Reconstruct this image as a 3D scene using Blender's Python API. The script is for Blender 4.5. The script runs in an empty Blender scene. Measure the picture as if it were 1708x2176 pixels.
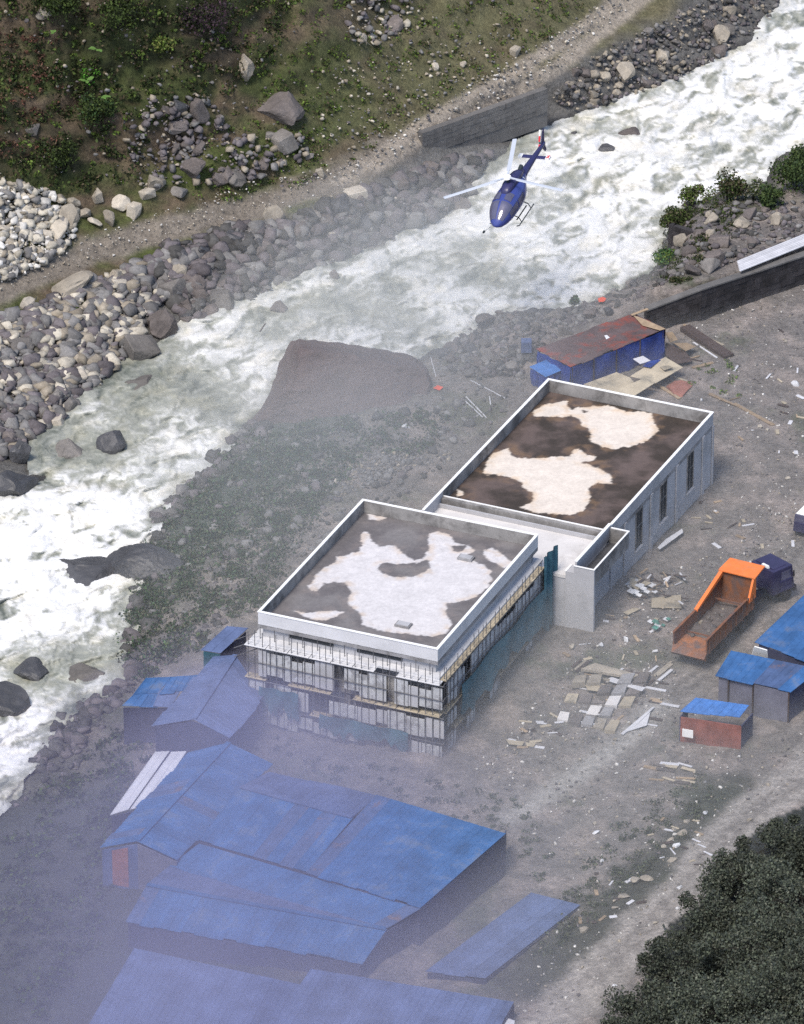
import bpy, bmesh, math, random
import numpy as np
from mathutils import Vector, Matrix, Euler

random.seed(7)
RNG = np.random.default_rng(11)
SC = bpy.context.scene
COL = SC.collection

# ------------------------------------------------------------------ camera, world, sun, exposure
PITCH = math.radians(28.0)          # the camera looks 28 degrees down from a ridge across the valley
DIST = 500.0
FPX = 14400.0                       # focal length in plan units (the plan is 1708 x 2175 units)
CW, CH = 1708.0, 2175.3
cam_d = bpy.data.cameras.new('camera')
cam = bpy.data.objects.new('camera', cam_d)
COL.objects.link(cam)
cam.location = (0, -DIST * math.cos(PITCH), DIST * math.sin(PITCH))
cam.rotation_euler = (math.radians(90) - PITCH, 0, 0)
cam_d.sensor_fit = 'HORIZONTAL'
cam_d.sensor_width = 36
cam_d.lens = 36 * FPX / CW
cam_d.clip_start = 1
cam_d.clip_end = 6000
SC.camera = cam

SUN_EL, SUN_AZ = 58.0, -150.0       # azimuth of the sun, degrees from +Y, clockwise negative
world = bpy.data.worlds.new('World')
SC.world = world
world.use_nodes = True
wn = world.node_tree
wn.nodes.clear()
sky = wn.nodes.new('ShaderNodeTexSky')
sky.sky_type = 'NISHITA'
sky.sun_disc = False
sky.sun_elevation = math.radians(SUN_EL)
sky.sun_rotation = math.radians(SUN_AZ)
sky.air_density = 1.0
sky.dust_density = 8.0
sky.ozone_density = 0.5
sky.altitude = 2000
bgn = wn.nodes.new('ShaderNodeBackground')
bgn.inputs['Strength'].default_value = 0.10
won = wn.nodes.new('ShaderNodeOutputWorld')
wn.links.new(sky.outputs[0], bgn.inputs[0])
wn.links.new(bgn.outputs[0], won.inputs[0])

sun_d = bpy.data.lights.new('sun', 'SUN')
sun_d.energy = 1.5
sun_d.angle = math.radians(18)
sun_d.color = (1.0, 0.93, 0.84)
sun = bpy.data.objects.new('sun', sun_d)
COL.objects.link(sun)
_az = math.radians(SUN_AZ)
_el = math.radians(SUN_EL)
_sd = Vector((math.sin(_az) * math.cos(_el), math.cos(_az) * math.cos(_el), math.sin(_el)))
sun.rotation_euler = _sd.to_track_quat('Z', 'Y').to_euler()

SC.view_settings.view_transform = 'Standard'
SC.view_settings.look = 'None'
SC.view_settings.exposure = 1.15
SC.view_settings.gamma = 1
SC.view_settings.use_curve_mapping = False
SC.cycles.max_bounces = 6
SC.cycles.diffuse_bounces = 3
SC.cycles.glossy_bounces = 2
SC.cycles.transparent_max_bounces = 8
SC.cycles.volume_bounces = 2
SC.cycles.use_fast_gi = False
SC.cycles.use_denoising = False

# ------------------------------------------------------------------ survey plan -> metres
_C = np.array([0, -DIST * math.cos(PITCH), DIST * math.sin(PITCH)])
_F = np.array([0, math.cos(PITCH), -math.sin(PITCH)])
_U = np.array([0, math.sin(PITCH), math.cos(PITCH)])
_R = np.array([1.0, 0, 0])
UPM = FPX / DIST                    # plan units per metre (about 28.8)
MIST_D = 0.034
MIST_C = (0.60, 0.585, 0.79)


def PN(px, py, z):
    px = np.asarray(px, float); py = np.asarray(py, float); z = np.asarray(z, float)
    dx = (px - CW / 2) / FPX
    dy = -(py - CH / 2) / FPX
    d = _F[None] + dx.reshape(-1, 1) * _R + dy.reshape(-1, 1) * _U
    t = (z.reshape(-1) - _C[2]) / d[:, 2]
    return _C + d * t[:, None]


def P(px, py, z=0.0):
    return Vector(PN([px], [py], [z])[0])


# ------------------------------------------------------------------ noise
_perm = np.random.default_rng(5).permutation(256)
_perm = np.concatenate([_perm, _perm])
_gr = np.random.default_rng(6).normal(size=(256, 3))
_gr /= np.linalg.norm(_gr, axis=1)[:, None]


def perlin(x, y, z=0.0):
    x = np.asarray(x, float); y = np.asarray(y, float); z = np.zeros_like(x) + z
    xi, yi, zi = np.floor(x).astype(int), np.floor(y).astype(int), np.floor(z).astype(int)
    xf, yf, zf = x - xi, y - yi, z - zi
    f = lambda t: t * t * t * (t * (t * 6 - 15) + 10)
    u, v, w = f(xf), f(yf), f(zf)

    def g(a, b, c):
        h = _perm[(_perm[(_perm[(xi + a) & 255] + yi + b) & 255] + zi + c) & 255]
        q = _gr[h]
        return q[..., 0] * (xf - a) + q[..., 1] * (yf - b) + q[..., 2] * (zf - c)
    L = lambda a, b, t: a + (b - a) * t
    return L(L(L(g(0, 0, 0), g(1, 0, 0), u), L(g(0, 1, 0), g(1, 1, 0), u), v),
             L(L(g(0, 0, 1), g(1, 0, 1), u), L(g(0, 1, 1), g(1, 1, 1), u), v), w) * 1.6


def fbm(x, y, z=0.0, o=4, lac=2.03, gain=0.5):
    s = 0; a = 1; n = 0
    for i in range(o):
        s = s + a * perlin(x * lac ** i + 13.7 * i, y * lac ** i + 7.1 * i, z + i * 3.3)
        n += a; a *= gain
    return s / n


def sstep(a, b, x):
    t = np.clip((x - a) / (b - a), 0, 1)
    return t * t * (3 - 2 * t)


def inside(poly, x, y):
    x = np.asarray(x, float); y = np.asarray(y, float)
    c = np.zeros(x.shape, bool)
    n = len(poly)
    for i in range(n):
        x1, y1 = poly[i]; x2, y2 = poly[(i + 1) % n]
        if y1 == y2:
            continue
        m = ((y1 > y) != (y2 > y)) & (x < (x2 - x1) * (y - y1) / (y2 - y1) + x1)
        c ^= m
    return c


def segdist(pts, x, y, sx=1 / 28.8, sy=1 / 13.5, closed=False):
    """distance in metres on the ground from plan points to a plan polyline"""
    x = np.asarray(x, float) * sx; y = np.asarray(y, float) * sy
    best = np.full(x.shape, 1e9)
    n = len(pts)
    for i in range(n if closed else n - 1):
        ax, ay = pts[i][0] * sx, pts[i][1] * sy
        bx, by = pts[(i + 1) % n][0] * sx, pts[(i + 1) % n][1] * sy
        vx, vy = bx - ax, by - ay
        t = np.clip(((x - ax) * vx + (y - ay) * vy) / max(vx * vx + vy * vy, 1e-9), 0, 1)
        best = np.minimum(best, np.hypot(x - ax - t * vx, y - ay - t * vy))
    return best


def sdf(poly, x, y):
    d = segdist(poly, x, y, closed=True)
    return np.where(inside(poly, x, y), -d, d)


# ------------------------------------------------------------------ materials
def new_mat(name):
    m = bpy.data.materials.new(name)
    m.use_nodes = True
    nt = m.node_tree
    b = nt.nodes['Principled BSDF']
    return m, nt, b


def ramp(nt, fac, stops):
    r = nt.nodes.new('ShaderNodeValToRGB')
    e = r.color_ramp.elements
    while len(e) > 1:
        e.remove(e[-1])
    for i, (p, c) in enumerate(stops):
        q = e[0] if i == 0 else e.new(p)
        q.position = p
        q.color = (*c, 1) if len(c) == 3 else c
    nt.links.new(fac, r.inputs[0])
    return r.outputs[0]


def noise(nt, scale, detail=6, rough=0.6, vec=None, dist=0.0):
    n = nt.nodes.new('ShaderNodeTexNoise')
    n.inputs['Scale'].default_value = scale
    n.inputs['Detail'].default_value = detail
    n.inputs['Roughness'].default_value = rough
    n.inputs['Distortion'].default_value = dist
    if vec is not None:
        nt.links.new(vec, n.inputs['Vector'])
    return n.outputs['Fac']


def texco(nt, kind='Object'):
    t = nt.nodes.new('ShaderNodeTexCoord')
    return t.outputs[kind]


def mixc(nt, mode, fac, a, b):
    m = nt.nodes.new('ShaderNodeMix')
    m.data_type = 'RGBA'
    m.blend_type = mode
    m.clamp_factor = True
    if isinstance(fac, (int, float)):
        m.inputs[0].default_value = fac
    else:
        nt.links.new(fac, m.inputs[0])
    for s, v in ((6, a), (7, b)):
        if isinstance(v, tuple):
            m.inputs[s].default_value = (*v, 1)
        else:
            nt.links.new(v, m.inputs[s])
    return m.outputs[2]


def bump(nt, b, h, strength=0.5, dist=0.1):
    n = nt.nodes.new('ShaderNodeBump')
    n.inputs['Strength'].default_value = strength
    n.inputs['Distance'].default_value = dist
    nt.links.new(h, n.inputs['Height'])
    nt.links.new(n.outputs[0], b.inputs['Normal'])


def mat(name, col, rough=0.85, var=0.35, scale=1.2, spec=0.3, bmp=0.3, bd=0.03, metal=0.0, dirt=None, dirt_scale=0.5, dirt_lo=0.5, dirt_hi=0.7, rnd=0.0):
    """plain surface: base colour broken up by two sizes of noise, with an optional second colour as dirt"""
    m, nt, b = new_mat(name)
    co = texco(nt)
    n1 = noise(nt, scale, 8, 0.65, co)
    lo = tuple(c * (1 - var) for c in col); hi = tuple(min(1, c * (1 + var)) for c in col)
    c = ramp(nt, n1, [(0.28, lo), (0.72, hi)])
    n2 = noise(nt, scale * 9, 5, 0.7, co)
    g = ramp(nt, n2, [(0.3, (1 - var * .6,) * 3), (0.7, (1.0,) * 3)])
    c = mixc(nt, 'MULTIPLY', 1.0, c, g)
    if dirt:
        n3 = noise(nt, dirt_scale, 9, 0.68, co, 0.4)
        f = ramp(nt, n3, [(dirt_lo, (0, 0, 0)), (dirt_hi, (1, 1, 1))])
        c = mixc(nt, 'MIX', f, c, dirt)
    if rnd:
        oi = nt.nodes.new('ShaderNodeObjectInfo')
        r = ramp(nt, oi.outputs['Random'], [(0, (1 - rnd,) * 3), (1, (1 + rnd * .6,) * 3)])
        c = mixc(nt, 'MULTIPLY', 1.0, c, r)
    nt.links.new(c, b.inputs['Base Color'])
    b.inputs['Roughness'].default_value = rough
    b.inputs['Metallic'].default_value = metal
    b.inputs['Specular IOR Level'].default_value = spec
    bump(nt, b, n2, bmp, bd)
    return m


def attr_mat(name, attr='Col', rough=0.9, fine=6.0, amount=0.45, bmp=0.5, bd=0.08, spec=0.2, fine2=1.3):
    m, nt, b = new_mat(name)
    a = nt.nodes.new('ShaderNodeAttribute')
    a.attribute_name = attr
    co = texco(nt)
    n1 = noise(nt, fine, 8, 0.7, co)
    n2 = noise(nt, fine2, 8, 0.7, co, 0.6)
    g = ramp(nt, n1, [(0.3, (1 - amount,) * 3), (0.7, (1 + amount * .5,) * 3)])
    g2 = ramp(nt, n2, [(0.3, (1 - amount * .8,) * 3), (0.7, (1 + amount * .5,) * 3)])
    c = mixc(nt, 'MULTIPLY', 1.0, a.outputs['Color'], g)
    c = mixc(nt, 'MULTIPLY', 1.0, c, g2)
    nt.links.new(c, b.inputs['Base Color'])
    b.inputs['Roughness'].default_value = rough
    b.inputs['Specular IOR Level'].default_value = spec
    bump(nt, b, n1, bmp, bd)
    return m


M = {}
M['terrain'] = attr_mat('terrain_soil', fine=3.5, amount=0.42, bmp=0.9, bd=0.25)
M['rubble'] = attr_mat('rubble_stone', fine=5, amount=0.3, bmp=0.5, bd=0.06)
M['leaf'] = attr_mat('leafy_green', rough=0.75, fine=2, amount=0.25, bmp=0.0)
M['rock_grey'] = mat('rock_grey', (0.215, 0.20, 0.185), var=0.38, scale=0.9, bmp=0.8, bd=0.12, rnd=0.3)
M['rock_mauve'] = mat('rock_mauve', (0.17, 0.148, 0.138), var=0.4, scale=0.9, bmp=0.8, bd=0.12, rnd=0.3, dirt=(0.08, 0.075, 0.06), dirt_lo=0.55, dirt_hi=0.7)
M['rock_cream'] = mat('rock_cream', (0.52, 0.47, 0.39), var=0.28, scale=0.9, bmp=0.7, bd=0.1, rnd=0.25)
M['rock_wet'] = mat('rock_wet', (0.09, 0.09, 0.095), rough=0.5, var=0.45, scale=0.8, bmp=0.8, bd=0.12, rnd=0.25, spec=0.5)
M['rock_tan'] = mat('rock_tan', (0.36, 0.32, 0.26), var=0.3, scale=0.9, bmp=0.7, bd=0.1, rnd=0.25)
M['blue_sheet'] = mat('blue_roof_sheet', (0.045, 0.13, 0.31), rough=0.7, var=0.35, scale=0.5, bmp=0.2, bd=0.02, rnd=0.14, dirt=(0.12, 0.165, 0.26), dirt_scale=0.5, dirt_lo=0.54, dirt_hi=0.7)
M['rust_sheet'] = mat('stained_blue_sheet', (0.075, 0.12, 0.24), rough=0.75, var=0.35, scale=0.6, rnd=0.15, dirt=(0.17, 0.12, 0.12), dirt_scale=0.7, dirt_lo=0.55, dirt_hi=0.68)
M['lilac_sheet'] = mat('faded_blue_sheet', (0.11, 0.15, 0.28), rough=0.65, var=0.35, scale=0.5, bmp=0.2, bd=0.02, rnd=0.12)
M['skylight'] = mat('milky_skylight_sheet', (0.62, 0.62, 0.66), rough=0.5, var=0.15, scale=0.5, bmp=0.1, rnd=0.06)
M['shed_wall'] = mat('shed_wall_metal', (0.06, 0.065, 0.11), rough=0.7, var=0.3, scale=0.8, bmp=0.2)
M['shed_wall_pale'] = mat('shed_wall_pale', (0.15, 0.15, 0.19), rough=0.7, var=0.3, scale=0.8, bmp=0.2)
M['rust_panel'] = mat('rusty_panel', (0.25, 0.09, 0.07), rough=0.8, var=0.4, scale=1.2)
M['plaster_white'] = mat('white_parapet_plaster', (0.60, 0.60, 0.61), rough=0.85, var=0.08, scale=0.5, bmp=0.1, dirt=(0.46, 0.46, 0.47), dirt_scale=0.4, dirt_lo=0.5, dirt_hi=0.75)
M['plaster'] = mat('painted_plaster', (0.43, 0.43, 0.445), rough=0.85, var=0.10, scale=0.5, bmp=0.15, dirt=(0.29, 0.295, 0.30), dirt_scale=0.35, dirt_lo=0.5, dirt_hi=0.72)
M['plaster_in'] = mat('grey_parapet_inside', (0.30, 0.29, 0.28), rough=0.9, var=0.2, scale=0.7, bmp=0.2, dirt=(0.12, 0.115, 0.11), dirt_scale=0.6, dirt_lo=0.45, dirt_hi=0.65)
M['white_paint'] = mat('white_paint', (0.82, 0.82, 0.80), rough=0.7, var=0.05, scale=1, bmp=0.1)
M['concrete'] = mat('raw_concrete', (0.30, 0.295, 0.30), rough=0.9, var=0.25, scale=0.7, bmp=0.3, dirt=(0.14, 0.135, 0.13), dirt_scale=0.6)
M['old_wall'] = mat('old_stone_wall', (0.15, 0.145, 0.14), rough=0.95, var=0.25, scale=0.9, bmp=0.6, bd=0.08, rnd=0.12)
M['dark_wall'] = mat('dark_wet_stone', (0.055, 0.05, 0.052), rough=0.9, var=0.5, scale=0.9, bmp=0.8, bd=0.1, rnd=0.3)
M['opening'] = mat('dark_opening', (0.045, 0.05, 0.055), rough=0.6, var=0.3, scale=1, bmp=0.0)
M['glass'] = mat('window_glass', (0.05, 0.06, 0.08), rough=0.15, var=0.2, scale=1, bmp=0.0, spec=0.6)
M['wood'] = mat('weathered_wood', (0.36, 0.27, 0.18), rough=0.85, var=0.3, scale=2, bmp=0.2, rnd=0.35)
M['wood_dark'] = mat('dark_timber', (0.075, 0.055, 0.05), rough=0.9, var=0.4, scale=2, bmp=0.2, rnd=0.3)
M['ply'] = mat('tan_plywood', (0.44, 0.38, 0.28), rough=0.85, var=0.2, scale=0.9, bmp=0.1, rnd=0.2, dirt=(0.22, 0.2, 0.16), dirt_scale=0.7, dirt_lo=0.5, dirt_hi=0.65)
M['rust_roof'] = mat('rusty_roof_iron', (0.125, 0.095, 0.095), rough=0.8, var=0.3, scale=0.7, bmp=0.25, dirt=(0.26, 0.065, 0.045), dirt_scale=0.4, dirt_lo=0.49, dirt_hi=0.62, rnd=0.12)
M['tarp_blue'] = mat('blue_tarpaulin', (0.03, 0.06, 0.26), rough=0.6, var=0.45, scale=1.1, bmp=0.5, bd=0.1)
M['tarp_light'] = mat('bright_blue_tarpaulin', (0.07, 0.19, 0.48), rough=0.5, var=0.25, scale=1.5, bmp=0.5, bd=0.1)
M['net'] = mat('teal_shade_net', (0.05, 0.13, 0.17), rough=0.9, var=0.45, scale=0.8, bmp=0.4, bd=0.1)
M['pole'] = mat('scaffold_pole', (0.13, 0.13, 0.14), rough=0.6, var=0.3, scale=2, bmp=0.1, rnd=0.2)
M['zinc'] = mat('corrugated_zinc', (0.60, 0.60, 0.62), rough=0.5, var=0.15, scale=1.0, bmp=0.1, rnd=0.1)
M['orange'] = mat('orange_truck_paint', (0.78, 0.21, 0.06), rough=0.65, var=0.15, scale=1.0, bmp=0.05, dirt=(0.5, 0.2, 0.09), dirt_scale=1.5, dirt_lo=0.52, dirt_hi=0.68)
M['orange_worn'] = mat('worn_orange_paint', (0.24, 0.10, 0.05), rough=0.7, var=0.3, scale=1.2, bmp=0.2, dirt=(0.13, 0.09, 0.08), dirt_scale=0.8, dirt_lo=0.45, dirt_hi=0.62)
M['navy'] = mat('navy_truck_paint', (0.045, 0.043, 0.095), rough=0.4, var=0.2, scale=1.0, bmp=0.05)
M['rubber'] = mat('black_rubber', (0.02, 0.02, 0.022), rough=0.85, var=0.3, scale=3)
M['chassis'] = mat('dark_chassis_steel', (0.035, 0.033, 0.04), rough=0.7, var=0.3, scale=2)
M['heli_blue'] = mat('helicopter_blue_paint', (0.045, 0.065, 0.26), rough=0.28, var=0.12, scale=0.8, bmp=0.0, spec=0.6)
M['heli_dark'] = mat('helicopter_dark_paint', (0.03, 0.03, 0.10), rough=0.35, var=0.12, scale=0.8, bmp=0.0, spec=0.5)
M['heli_glass'] = mat('helicopter_canopy_glass', (0.10, 0.10, 0.16), rough=0.08, var=0.2, scale=0.8, bmp=0.0, spec=0.9)
M['blade'] = mat('pale_grey_blade', (0.48, 0.52, 0.58), rough=0.5, var=0.06, scale=1, bmp=0.0)
M['red'] = mat('red_paint', (0.65, 0.03, 0.05), rough=0.5, var=0.1, scale=1, bmp=0.0)
M['skid'] = mat('dark_skid_tube', (0.03, 0.04, 0.045), rough=0.5, var=0.1, scale=1, bmp=0.0)
M['bark'] = mat('bark', (0.028, 0.025, 0.022), rough=0.95, var=0.4, scale=3, bmp=0.6)
M['annex'] = mat('pale_annex_screed', (0.62, 0.60, 0.58), var=0.12, scale=0.6, bmp=0.1, dirt=(0.4, 0.38, 0.36), dirt_scale=0.5, dirt_lo=0.55, dirt_hi=0.75)
M['rubble_bed'] = mat('rusty_orange_floor', (0.36, 0.15, 0.07), var=0.35, scale=1.5, dirt=(0.14, 0.10, 0.09), dirt_scale=1.0, dirt_lo=0.45, dirt_hi=0.6)
M['gauze'] = mat('pale_debris_gauze', (0.50, 0.51, 0.52), var=0.25, scale=1.2, bmp=0.4, bd=0.05, dirt=(0.28, 0.28, 0.29), dirt_scale=1.2, dirt_lo=0.48, dirt_hi=0.6)
M['plastic_white'] = mat('white_plastic_sacking', (0.65, 0.66, 0.68), rough=0.6, var=0.15, scale=2, rnd=0.2)
M['plastic_teal'] = mat('green_plastic_sacking', (0.08, 0.25, 0.20), rough=0.6, var=0.3, scale=2, rnd=0.2)
M['fabric_red'] = mat('orange_red_cloth', (0.8, 0.10, 0.04), rough=0.8, var=0.15, scale=2)
M['brick_red'] = mat('red_brick_dust', (0.30, 0.13, 0.10), rough=0.9, var=0.3, scale=2)


# ------------------------------------------------------------------ object helpers
SURVEYED = set()
LOCAL = ('shrub', 'broad_leaf_plant', 'tree', 'helicopter', 'dump_truck', 'parked_van')


def link(o, parent=None):
    COL.objects.link(o)
    if parent is not None:
        o.parent = parent
        if parent.name in SURVEYED:      # its parts are modelled in world coordinates
            o.matrix_parent_inverse = Matrix.Translation(-parent.location)
    return o


def tag(o, label=None, cat=None, group=None, kind=None):
    if label: o['label'] = label
    if cat: o['category'] = cat
    if group: o['group'] = group
    if kind: o['kind'] = kind
    return o


def empty(name, loc, label, cat, group=None, rz=0.0):
    o = bpy.data.objects.new(name, None)
    o.empty_display_size = 0.3
    link(o)
    o.location = loc
    o.rotation_euler = (0, 0, rz)
    if name not in LOCAL: SURVEYED.add(o.name)
    return tag(o, label, cat, group)


def np_mesh(name, verts, faces, material, parent=None, cols=None, smooth=False, attr='Col'):
    """verts Nx3, faces MxK (uniform K); cols per vertex rgb"""
    verts = np.asarray(verts, np.float32); faces = np.asarray(faces, np.int32)
    me = bpy.data.meshes.new(name)
    k = faces.shape[1]
    me.vertices.add(len(verts)); me.vertices.foreach_set('co', verts.ravel())
    me.loops.add(faces.size); me.loops.foreach_set('vertex_index', faces.ravel())
    me.polygons.add(len(faces))
    me.polygons.foreach_set('loop_start', np.arange(0, faces.size, k, dtype=np.int32))
    me.polygons.foreach_set('loop_total', np.full(len(faces), k, np.int32))
    if smooth:
        me.polygons.foreach_set('use_smooth', np.ones(len(faces), bool))
    me.update(calc_edges=True)
    if cols is not None:
        a = me.color_attributes.new(attr, 'FLOAT_COLOR', 'POINT')
        c = np.ones((len(verts), 4), np.float32); c[:, :3] = cols
        a.data.foreach_set('color', c.ravel())
    me.materials.append(material)
    o = bpy.data.objects.new(name, me)
    return link(o, parent)


class MB:
    """collects simple solids into one mesh"""
    def __init__(self):
        self.v = []; self.f = []

    def add(self, vs, fs):
        n = len(self.v)
        self.v += [tuple(p) for p in vs]
        self.f += [tuple(i + n for i in f) for f in fs]

    def hexa(self, b, t):
        """b, t: four corners each, bottom and top"""
        self.add(list(b) + list(t), [(3, 2, 1, 0), (4, 5, 6, 7), (0, 1, 5, 4), (1, 2, 6, 5), (2, 3, 7, 6), (3, 0, 4, 7)])

    def box(self, x0, x1, y0, y1, z0, z1):
        self.hexa([(x0, y0, z0), (x1, y0, z0), (x1, y1, z0), (x0, y1, z0)], [(x0, y0, z1), (x1, y0, z1), (x1, y1, z1), (x0, y1, z1)])

    def tube(self, a, b, r, r2=None, n=6):
        a = Vector(a); b = Vector(b)
        r2 = r if r2 is None else r2
        d = (b - a).normalized()
        s = d.orthogonal().normalized(); t = d.cross(s)
        vs = []
        for c, rr in ((a, r), (b, r2)):
            for i in range(n):
                w = 2 * math.pi * i / n
                vs.append(c + (s * math.cos(w) + t * math.sin(w)) * rr)
        fs = [(i, (i + 1) % n, n + (i + 1) % n, n + i) for i in range(n)]
        fs += [tuple(range(n - 1, -1, -1)), tuple(range(n, 2 * n))]
        self.add(vs, fs)

    def beam(self, a, b, w, h):
        """rectangular bar from a to b, w wide, h high"""
        a = Vector(a); b = Vector(b)
        d = (b - a).normalized()
        s = d.cross(Vector((0, 0, 1)))
        if s.length < 1e-3: s = Vector((1, 0, 0))
        s = s.normalized() * w / 2
        u = s.cross(d).normalized() * h / 2
        self.hexa([a - s - u, a + s - u, b + s - u, b - s - u], [a - s + u, a + s + u, b + s + u, b - s + u])

    def build(self, name, material, parent=None, bevel=0.0, smooth=False):
        me = bpy.data.meshes.new(name)
        me.from_pydata(self.v, [], self.f)
        if bevel:
            bm = bmesh.new(); bm.from_mesh(me)
            bmesh.ops.bevel(bm, geom=bm.edges[:], offset=bevel, segments=2, profile=0.6, affect='EDGES')
            bmesh.ops.recalc_face_normals(bm, faces=bm.faces)
            bm.to_mesh(me); bm.free()
        else:
            bm = bmesh.new(); bm.from_mesh(me)
            bmesh.ops.recalc_face_normals(bm, faces=bm.faces)
            bm.to_mesh(me); bm.free()
        if smooth:
            for p in me.polygons: p.use_smooth = True
        me.materials.append(material)
        o = bpy.data.objects.new(name, me)
        return link(o, parent)


def one(name, material, parent, fn, bevel=0.0, smooth=False):
    m = MB(); fn(m)
    return m.build(name, material, parent, bevel, smooth)


def slab_quad(c, th):
    """four world corners (top) -> solid of thickness th downwards"""
    m = MB()
    c = [Vector(p) for p in c]
    n = (c[1] - c[0]).cross(c[3] - c[0]).normalized()
    if n.z < 0: n = -n
    m.hexa([p - n * th for p in c], c)
    return m
# ------------------------------------------------------------------ the river and the lie of the land (plan units)
FAR_EDGE = [(-500, 1290), (-200, 1180), (0, 1063), (85, 1020), (78, 960), (90, 920), (140, 880), (195, 830), (260, 785), (340, 738), (400, 690), (480, 655), (560, 622),
            (640, 592), (700, 570), (790, 522), (860, 498), (940, 468), (985, 430), (1020, 385), (1050, 345), (1150, 290), (1180, 262), (1250, 245), (1330, 215),
            (1400, 190), (1500, 140), (1560, 105), (1610, 90), (1640, 40), (1680, 0), (1760, -90), (1900, -260), (2150, -500)]
NEAR_EDGE = [(2700, -250), (2250, 80), (1950, 220), (1708, 305), (1645, 335), (1628, 385), (1540, 400), (1425, 455), (1412, 505), (1402, 550), (1385, 572), (1290, 622), (1200, 655),
             (1100, 655), (1050, 660), (1000, 700), (930, 742), (880, 770), (830, 768), (750, 745), (650, 745), (600, 790), (575, 840), (562, 870),
             (530, 900), (470, 950), (430, 985), (400, 1010), (375, 1040), (330, 1090), (318, 1130), (288, 1170), (275, 1210), (290, 1260), (278, 1320),
             (268, 1350), (250, 1420), (235, 1465), (170, 1500), (105, 1540), (90, 1590), (70, 1618), (30, 1645), (25, 1690), (0, 1712), (-150, 1800), (-500, 2000)]
RIVER = FAR_EDGE + NEAR_EDGE


def river_z(px, py):
    return -2.4 + (1087 - np.asarray(py, float)) * 0.0011


# land heights away from the river, metres
CTRL = np.array([
    # building yard
    (1600, 1000, .2), (1528, 1040, 0), (1400, 1250, .8), (1268, 1330, 1), (1600, 1300, .5), (1500, 1500, .3), (1100, 1650, 0), (930, 1600, 0),
    (548, 1520, -.6), (1300, 1800, 0), (1640, 800, .4), (1560, 730, .2), (1450, 730, 0.1), (1708, 640, .4), (1410, 705, .0), (1604, 640, .3), (1708, 603, .4),
    (800, 2100, -1), (1250, 2150, 0), (1200, 1950, 0), (1708, 1500, .6), (1850, 1200, .5), (1800, 900, .5), (1200, 820, .2), (1000, 900, 0), (750, 1000, 0),
    (600, 1150, -.3), (450, 1400, -1), (300, 1600, -1.4), (100, 1900, -1.8), (-200, 2150, -2), (500, 2400, -1.5), (1100, 2500, 0),
    # foreground slope with trees
    (1640, 1760, 1.2), (1708, 1900, 3.5), (1600, 2050, 3.5), (1450, 2100, 2), (1650, 2300, 6), (1900, 2000, 7), (1900, 2500, 11), (1500, 2500, 4), (1708, 1620, .8), (1900, 1650, 3),
    # bank behind the dark retaining wall
    (1354, 650, .6), (1450, 610, 2.3), (1604, 583, 2.5), (1708, 540, 2.5), (1560, 480, 2.0), (1660, 440, 2.2), (1850, 450, 2.4), (1440, 480, 1.8), (1900, 250, 2), (1708, 350, 1.8),
    # far bank, track and hillside
    (0, 620, 1.2), (150, 550, 1.3), (300, 500, 1.4), (450, 465, 1.5), (600, 420, 1.6), (760, 365, 1.8), (870, 290, 1.9), (1080, 185, 2.2), (1270, 60, 2.6), (1400, -60, 3),
    (-200, 700, 1.2), (60, 480, 3.6), (0, 400, 6.2), (-200, 450, 7), (150, 380, 5.6), (300, 400, 4.2), (450, 340, 5), (600, 300, 5), (700, 260, 4.4), (900, 150, 4.6), (1100, 20, 5.4),
    (0, 200, 12), (200, 200, 11.5), (400, 200, 9.5), (600, 150, 9), (800, 50, 7.8), (0, 0, 19), (200, 0, 18.5), (400, 0, 16.5), (600, 0, 13.5), (800, -80, 11.8), (1100, -150, 10), (1400, -200, 7),
    (0, -300, 29), (400, -300, 27), (900, -400, 21), (1400, -500, 15), (1700, -500, 8), (-400, 0, 22), (-400, -300, 31), (-400, 500, 7), (-400, 850, 1),
    (1240, 170, 1.6), (1450, 60, 2.0), (1560, -60, 2.2), (1640, -200, 2.6), (1900, -500, 4),
], float)
_cp = CTRL[:, :2] / 100.0
_dm = np.hypot(_cp[:, None, 0] - _cp[None, :, 0], (_cp[:, None, 1] - _cp[None, :, 1]) * 1.6)
_wt = np.linalg.solve(_dm + np.eye(len(CTRL)) * -0.05, CTRL[:, 2])


def land_z(px, py):
    px = np.asarray(px, float) / 100; py = np.asarray(py, float) / 100
    out = np.zeros(px.shape)
    for (cx, cy), w in zip(_cp, _wt):
        out += w * np.hypot(px - cx, (py - cy) * 1.6)
    return out


GX = np.arange(-480, 2300, 6.5)
GY = np.arange(-520, 2760, 6.5)
gx, gy = np.meshgrid(GX, GY)
fx, fy = gx.ravel(), gy.ravel()
rsd = sdf(RIVER, fx, fy)                                  # metres from the waterline, negative in the river
farside = (segdist(FAR_EDGE, fx, fy) < segdist(NEAR_EDGE, fx, fy))
zr = river_z(fx, fy)
zl = land_z(fx, fy)
nearbank_w = np.where(fx > 1380, 2.0, np.where(fy > 1000, 7.0, 5.0))
bw = np.where(farside, 7.5, nearbank_w)
tt = sstep(-0.3, 1.0, rsd / bw) * 0.5 + 0.5 * np.clip(rsd / bw, 0, 1)
zz = np.where(rsd < 0, zr - 0.9 * np.clip(-rsd / 2.5, 0, 1) - 0.15, zr - 0.15 + (zl - zr + 0.15) * np.clip(tt, 0, 1))
wx = (fx - 854) / 28.8; wy = (1087 - fy) / 13.5
rough = np.clip(rsd / 2, 0, 1)
hill = farside * sstep(3, 12, zl)
lotmask = (~farside) & (rsd > 6)
ylow = np.interp(fx, [1374, 1414, 1604, 1708, 1900], [722, 702, 636, 601, 540]); yup = np.interp(fx, [1374, 1490, 1604, 1720, 1900], [661, 617, 580, 541, 480])
ylow = ylow - 12
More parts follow.
